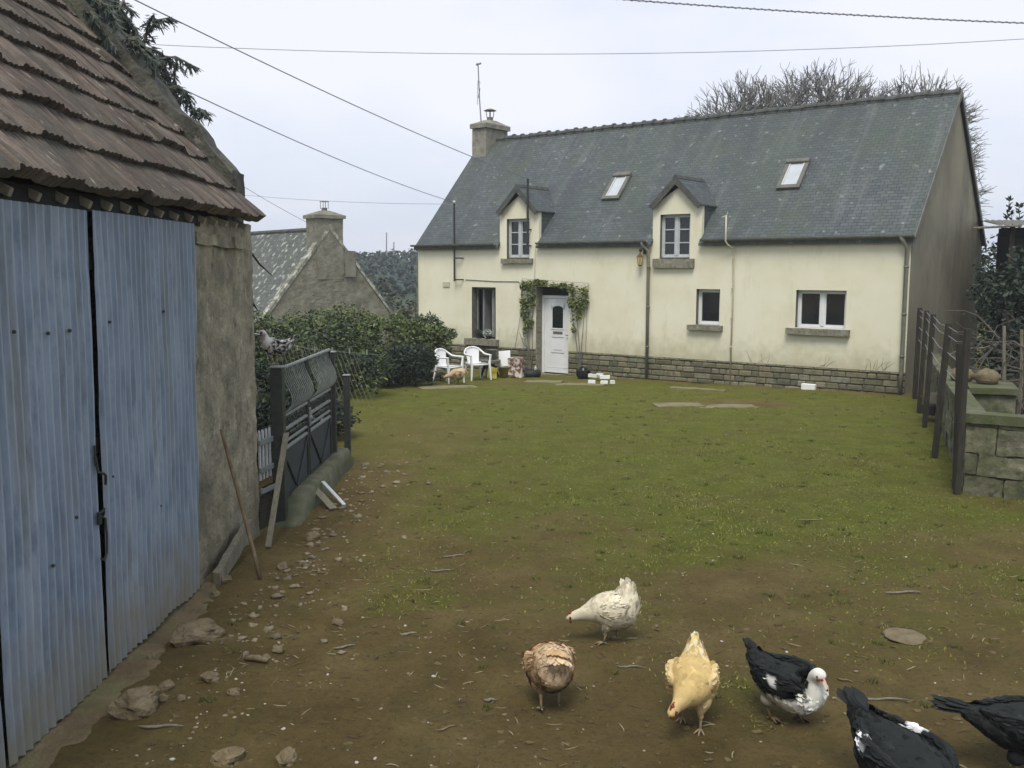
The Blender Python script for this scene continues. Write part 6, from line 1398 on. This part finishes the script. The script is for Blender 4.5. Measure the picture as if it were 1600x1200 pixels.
def xy(px, py): 
    x, y = sg(px, py); return (x, y, gh(x, y)+.004)
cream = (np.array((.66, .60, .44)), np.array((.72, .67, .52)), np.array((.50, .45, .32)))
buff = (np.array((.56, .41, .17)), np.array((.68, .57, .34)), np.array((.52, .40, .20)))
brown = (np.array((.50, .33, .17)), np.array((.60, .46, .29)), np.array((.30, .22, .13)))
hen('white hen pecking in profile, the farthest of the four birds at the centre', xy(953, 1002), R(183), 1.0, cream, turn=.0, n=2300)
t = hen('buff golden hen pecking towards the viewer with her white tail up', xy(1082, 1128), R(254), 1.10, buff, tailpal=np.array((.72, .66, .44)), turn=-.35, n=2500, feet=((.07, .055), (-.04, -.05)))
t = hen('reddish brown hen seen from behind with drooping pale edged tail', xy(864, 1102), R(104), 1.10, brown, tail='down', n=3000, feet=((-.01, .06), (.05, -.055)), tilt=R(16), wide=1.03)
x, y = sg(713, 601); hen('buff hen pecking between the two plastic chairs', (x, y, gh(x, y)), R(195), 1.05, (np.array((.50, .38, .22)), np.array((.58, .48, .32)), np.array((.34, .26, .15))), tail='down', n=900, turn=.3)
x, y = sg(684, 597); hen('speckled grey hen half hidden behind the legs of the left chair', (x, y+.35, gh(x, y)), R(20), .85, (np.array((.26, .22, .16)), np.array((.38, .34, .27)), np.array((.16, .13, .10))), tail='down', n=800)
# hen on the gate post, head up
t = thing('hen', 'white hen with speckled wing perched on the near gate post', 'hen', (-2.42, 9.92, 1.64), R(205), 'hens in the yard'); t.scale = (.98, .98, .98)
Rs = [(.165, 0, .335, .010, .010, .010), (.152, 0, .340, .022, .022, .022), (.128, 0, .343, .027, .028, .028), (.110, 0, .318, .030, .030, .034), (.105, 0, .282, .042, .046, .040), (.088, 0, .24, .070, .078, .06), (.040, 0, .195, .092, .085, .085), (-.02, 0, .180, .100, .086, .090), (-.08, 0, .19, .088, .075, .082), (-.125, 0, .215, .06, .052, .06), (-.16, 0, .245, .036, .034, .034), (-.195, 0, .28, .016, .014, .014)]
def pcol(f, y, z, u, a_):
    if u < .5: return (.62, .60, .54) if mnoise.noise(Vector((f*20, y*20, z*20))) < .3 else (.36, .33, .28)
    return (.03, .03, .028) if mnoise.noise(Vector((f*45, y*45, z*45))) > -.05 else (.58, .56, .52)
P = skin(Rs, 5, 24); skin_mesh(P, 'body', M_['feather'], t, pcol); plumage(P, 1300, .25, .96, .034, .011, .08, pcol, t, br)
for sd in (-1, 1):
    Pw = skin([(.05, sd*.08, .2, .012, .02, .02), (.0, sd*.098, .195, .016, .05, .05), (-.07, sd*.09, .205, .013, .042, .04), (-.14, sd*.06, .235, .006, .012, .012)], 5, 14); skin_mesh(Pw, 'wing', M_['feather'], t, lambda f, y, z, u, a_: pcol(f, y, z, .9, a_)); plumage(Pw, 110, .02, .9, .05, .013, .05, lambda f, y, z, u, a_: (.025, .025, .024) if mnoise.noise(Vector((f*40, 2, z*40))) > -.1 else (.72, .70, .66), t, br, name='wing_feathers')
fan(t, (-.14, 0, .235), [(-1, a_*.5, .8) for a_ in np.linspace(-.5, .5, 7)], .11, .02, [(.04, .04, .036), (.4, .38, .34)], br)
headbits(t, (.130, 0, .343), (1, 0, -.1), 1.05); leg(t, .0, .04, .085, .01, .035); leg(t, -.01, -.04, .085, .0, -.035)
# muscovy ducks
K = (.016, .019, .018); WT = (.66, .66, .60)
def duck(label, loc, yaw, s, rings, colfn, wcol, feet, n=2600, headpos=None, headdir=None, tilt=0, whead=True, tl=.15, tz=.28, neckyaw=0):
    t = thing('duck', label, 'duck', loc, yaw, 'muscovy type ducks'); t.scale = (s, s, s); t.rotation_euler = (0, tilt, yaw)
    P = skin(rings, 5, 28); skin_mesh(P, 'body', M_['feather'], t, colfn, amp=.002); plumage(P, int(n*1.3), .30, .90, .030, .011, .03, colfn, t, br, var=.35, lfn=lambda u: .5+.7*sstep(.25, .5, u))
    for sd in (-1, 1):
        W = [(.115, sd*.075, .225, .012, .020, .022), (.085, sd*.100, .225, .016, .045, .046), (.02, sd*.118, .225, .020, .064, .060), (-.07, sd*.112, .235, .019, .060, .052), (-.13, sd*.086, .255, .014, .042, .036), (-.18, sd*.058, .275, .008, .022, .018), (-.205, sd*.042, .285, .004, .006, .006)]
        Pw = skin(W, 5, 16); wc = (lambda sd: (lambda f, y, z, u, a_: wcol(f, y, z, u, sd)))(sd); skin_mesh(Pw, 'wing', M_['feather'], t, wc, amp=.001); plumage(Pw, 380, .02, .92, .042, .012, .015, wc, t, br, name='wing_feathers', var=.35)
    fan(t, (-.20 if tl < .1 else -.24, 0, tz), [(-1, a_*.30, .7 if tl < .1 else .16) for a_ in np.linspace(-1, 1, 9)], tl, .024, [K, (.022, .02, .016)], br, curl=.006); fan(t, (-.19 if tl < .1 else -.22, 0, tz+.008), [(-1, a_*.26, .7 if tl < .1 else .20) for a_ in np.linspace(-1, 1, 7)], tl*.75, .022, [K], br, name='tail_coverts')
    for (fx, fy) in feet:
        g = MB(); g.ball((fx-.02, fy, .105), .040, 10, 8, (1, .8, .9), col=tuple(colfn(fx, fy, .1, .7, math.pi))); g.build('thigh', M_['feather'], t, smooth=True, colors=True); leg(t, fx-.015, fy, .07, fx, fy, 'legdark', 1.05, True)
    if headpos is not None:
        c = Vector(headpos); d = Vector(headdir).normalized(); up = (Vector((0, 0, 1))-d*d.z).normalized(); sdv = d.cross(up); Mh = Matrix((( d.x, sdv.x, up.x), (d.y, sdv.y, up.y), (d.z, sdv.z, up.z)))
        g = MB(); V = []; F = []
        prof = [(.020, .015, .014, 0), (.040, .013, .010, -.004), (.058, .0125, .006, -.008), (.070, .0125, .004, -.011), (.077, .008, .003, -.013)]
        for f_, w_, h_, dz in prof:
            for k in range(10): a_ = 2*math.pi*k/10; V.append(tuple(c+Mh @ Vector((f_, w_*math.cos(a_), dz+h_*math.sin(a_)))))
        for i in range(4):
            for k in range(10): F.append((i*10+k, i*10+(k+1) % 10, i*10+10+(k+1) % 10, i*10+10+k))
        F.append(tuple(40+k for k in range(10))); g.add(V, F); g.build('beak', pmat('pale_pink_bill', [(.46, .36, .27), (.58, .47, .36)], 20, .5, .1, 60), t, smooth=True)
        g = MB(); g.ball(c+Mh @ Vector((.076, 0, -.013)), .006, 6, 5); g.build('bill_nail', M_['eye'], t)
        g = MB(); 
        for s_ in (-1, 1): g.ball(c+Mh @ Vector((.020, .0215*s_, -.003)), .0095, 8, 6, (1.2, .5, .8), amp=.5, seed=2, fs=4); g.ball(c+Mh @ Vector((.030, .010*s_, .006)), .0065, 7, 5, amp=.4, seed=3, fs=4)
        g.build('red_face_skin', M_['comb'], t, smooth=True)
        g = MB()
        for s_ in (-1, 1): g.ball(c+Mh @ Vector((.008, .0275*s_, .006)), .005, 7, 5)
        g.build('eye', M_['eye'], t, smooth=True)
    return t
ny = -.045
RD = [(.205, ny, .300, .010, .010, .010), (.193, ny, .303, .025, .023, .020), (.170, ny, .306, .031, .032, .029), (.148, ny*.8, .290, .030, .031, .032), (.140, ny*.6, .262, .032, .036, .034), (.140, ny*.4, .232, .048, .054, .044), (.135, 0, .200, .078, .076, .066), (.100, 0, .180, .106, .090, .100), (.045, 0, .178, .124, .100, .115), (-.02, 0, .190, .128, .100, .118), (-.085, 0, .212, .112, .086, .108), (-.135, 0, .245, .084, .062, .085), (-.175, 0, .280, .062, .040, .055), (-.205, 0, .305, .050, .026, .036), (-.228, 0, .322, .026, .012, .016)]
def dcol1(f, y, z, u, a_):
    v = mnoise.noise(Vector((f*22, y*22+3, z*22)))
    if u < .33: return (.70, .69, .62) if v < .45 else K
    if f > .10: return (.70, .70, .63) if v < .28 or z < .19 else K
    if z < .165+.02*v: return (.42, .40, .32) if f < .02 else (.62, .61, .54)
    return K
def wcol1(f, y, z, u, sd):
    d = ((f+.035)/.035)**2+((z-.245)/.022)**2+.9*mnoise.noise(Vector((f*40, z*40, 5)))
    return (.72, .72, .68) if d < .9 and sd < 0 else K
x, y = sg(1234, 1120)
duck('black and white muscovy duck with a white head and red face, facing right', (x, y, gh(x, y)), R(-42), 1.16, RD, dcol1, wcol1, ((.03, .05), (-.07, -.05)), headpos=(.176, ny, .306), headdir=(.75, -.30, -.62), tl=.075, tz=.305)
# the other two: bodies leaving the picture, black with white wing patches
RB = [(.400, 0, .232, .010, .010, .010), (.388, 0, .236, .024, .022, .020), (.362, 0, .243, .030, .030, .028), (.330, 0, .245, .028, .029, .030), (.290, 0, .240, .032, .034, .034), (.245, 0, .228, .048, .048, .048), (.195, 0, .214, .072, .064, .068), (.140, 0, .206, .096, .080, .090), (.070, 0, .203, .116, .092, .110), (-.01, 0, .208, .124, .092, .112), (-.10, 0, .220, .112, .080, .096), (-.17, 0, .240, .084, .056, .068), (-.225, 0, .262, .062, .032, .044), (-.27, 0, .278, .046, .016, .022), (-.31, 0, .288, .024, .006, .008)]
def dcol2(f, y, z, u, a_): return (.62, .62, .56) if u < .12 and mnoise.noise(Vector((f*22, y*22+3, z*22))) < .2 else K
def wcol2(f, y, z, u, sd):
    c_ = (-.075, .268) if sd < 0 else (-.085, .285); d = ((f-c_[0])/.034)**2+((z-c_[1])/.024)**2+1.0*mnoise.noise(Vector((f*38, z*38, 2+sd)))
    return (.72, .74, .74) if d < .85 else K
P_t = at(1306, 1092, 5.02)   # tail tip
duck('large black duck with two white wing patches walking out of the bottom of the picture', (1.87, 4.36, gh(1.9, 4.36)), R(-76), 1.46, RB, dcol2, wcol2, ((.03, .05), (-.06, -.05)), headpos=(.368, 0, .242), headdir=(1, 0, -.35), tl=.135)
def wcol3(f, y, z, u, sd):
    d = ((f-.03)/.07)**2+((z-.215)/.022)**2+1.0*mnoise.noise(Vector((f*30, z*38, 7))); return (.66, .66, .62) if d < .85 else K
duck('black duck with a pale wing bar walking out of the picture at the right edge', (2.72, 4.80, gh(2.72, 4.80)), R(-10), 1.27, RB, dcol2, wcol3, ((.03, .05), (-.06, -.05)), headpos=(.368, 0, .242), headdir=(1, 0, -.35), tl=.16, tz=.27, tilt=R(-3))

# ------------------------------------------------------------------ damp air
mb = MB(); mb.box(-215, 140, -14, 275, -5, 16)
hm = bpy.data.materials.new('damp_air'); hm.use_nodes = True; hn = hm.node_tree; hn.nodes.clear()
ho = hn.nodes.new('ShaderNodeOutputMaterial'); hv = hn.nodes.new('ShaderNodeVolumePrincipled'); hv.inputs['Color'].default_value = (.86, .90, .95, 1); hv.inputs['Density'].default_value = .0013; hv.inputs['Anisotropy'].default_value = .2
hn.links.new(hv.outputs[0], ho.inputs['Volume'])
o = mb.build('haze', hm); tag(o, 'thin damp haze lying over the yard and the hill', 'haze', kind='stuff')
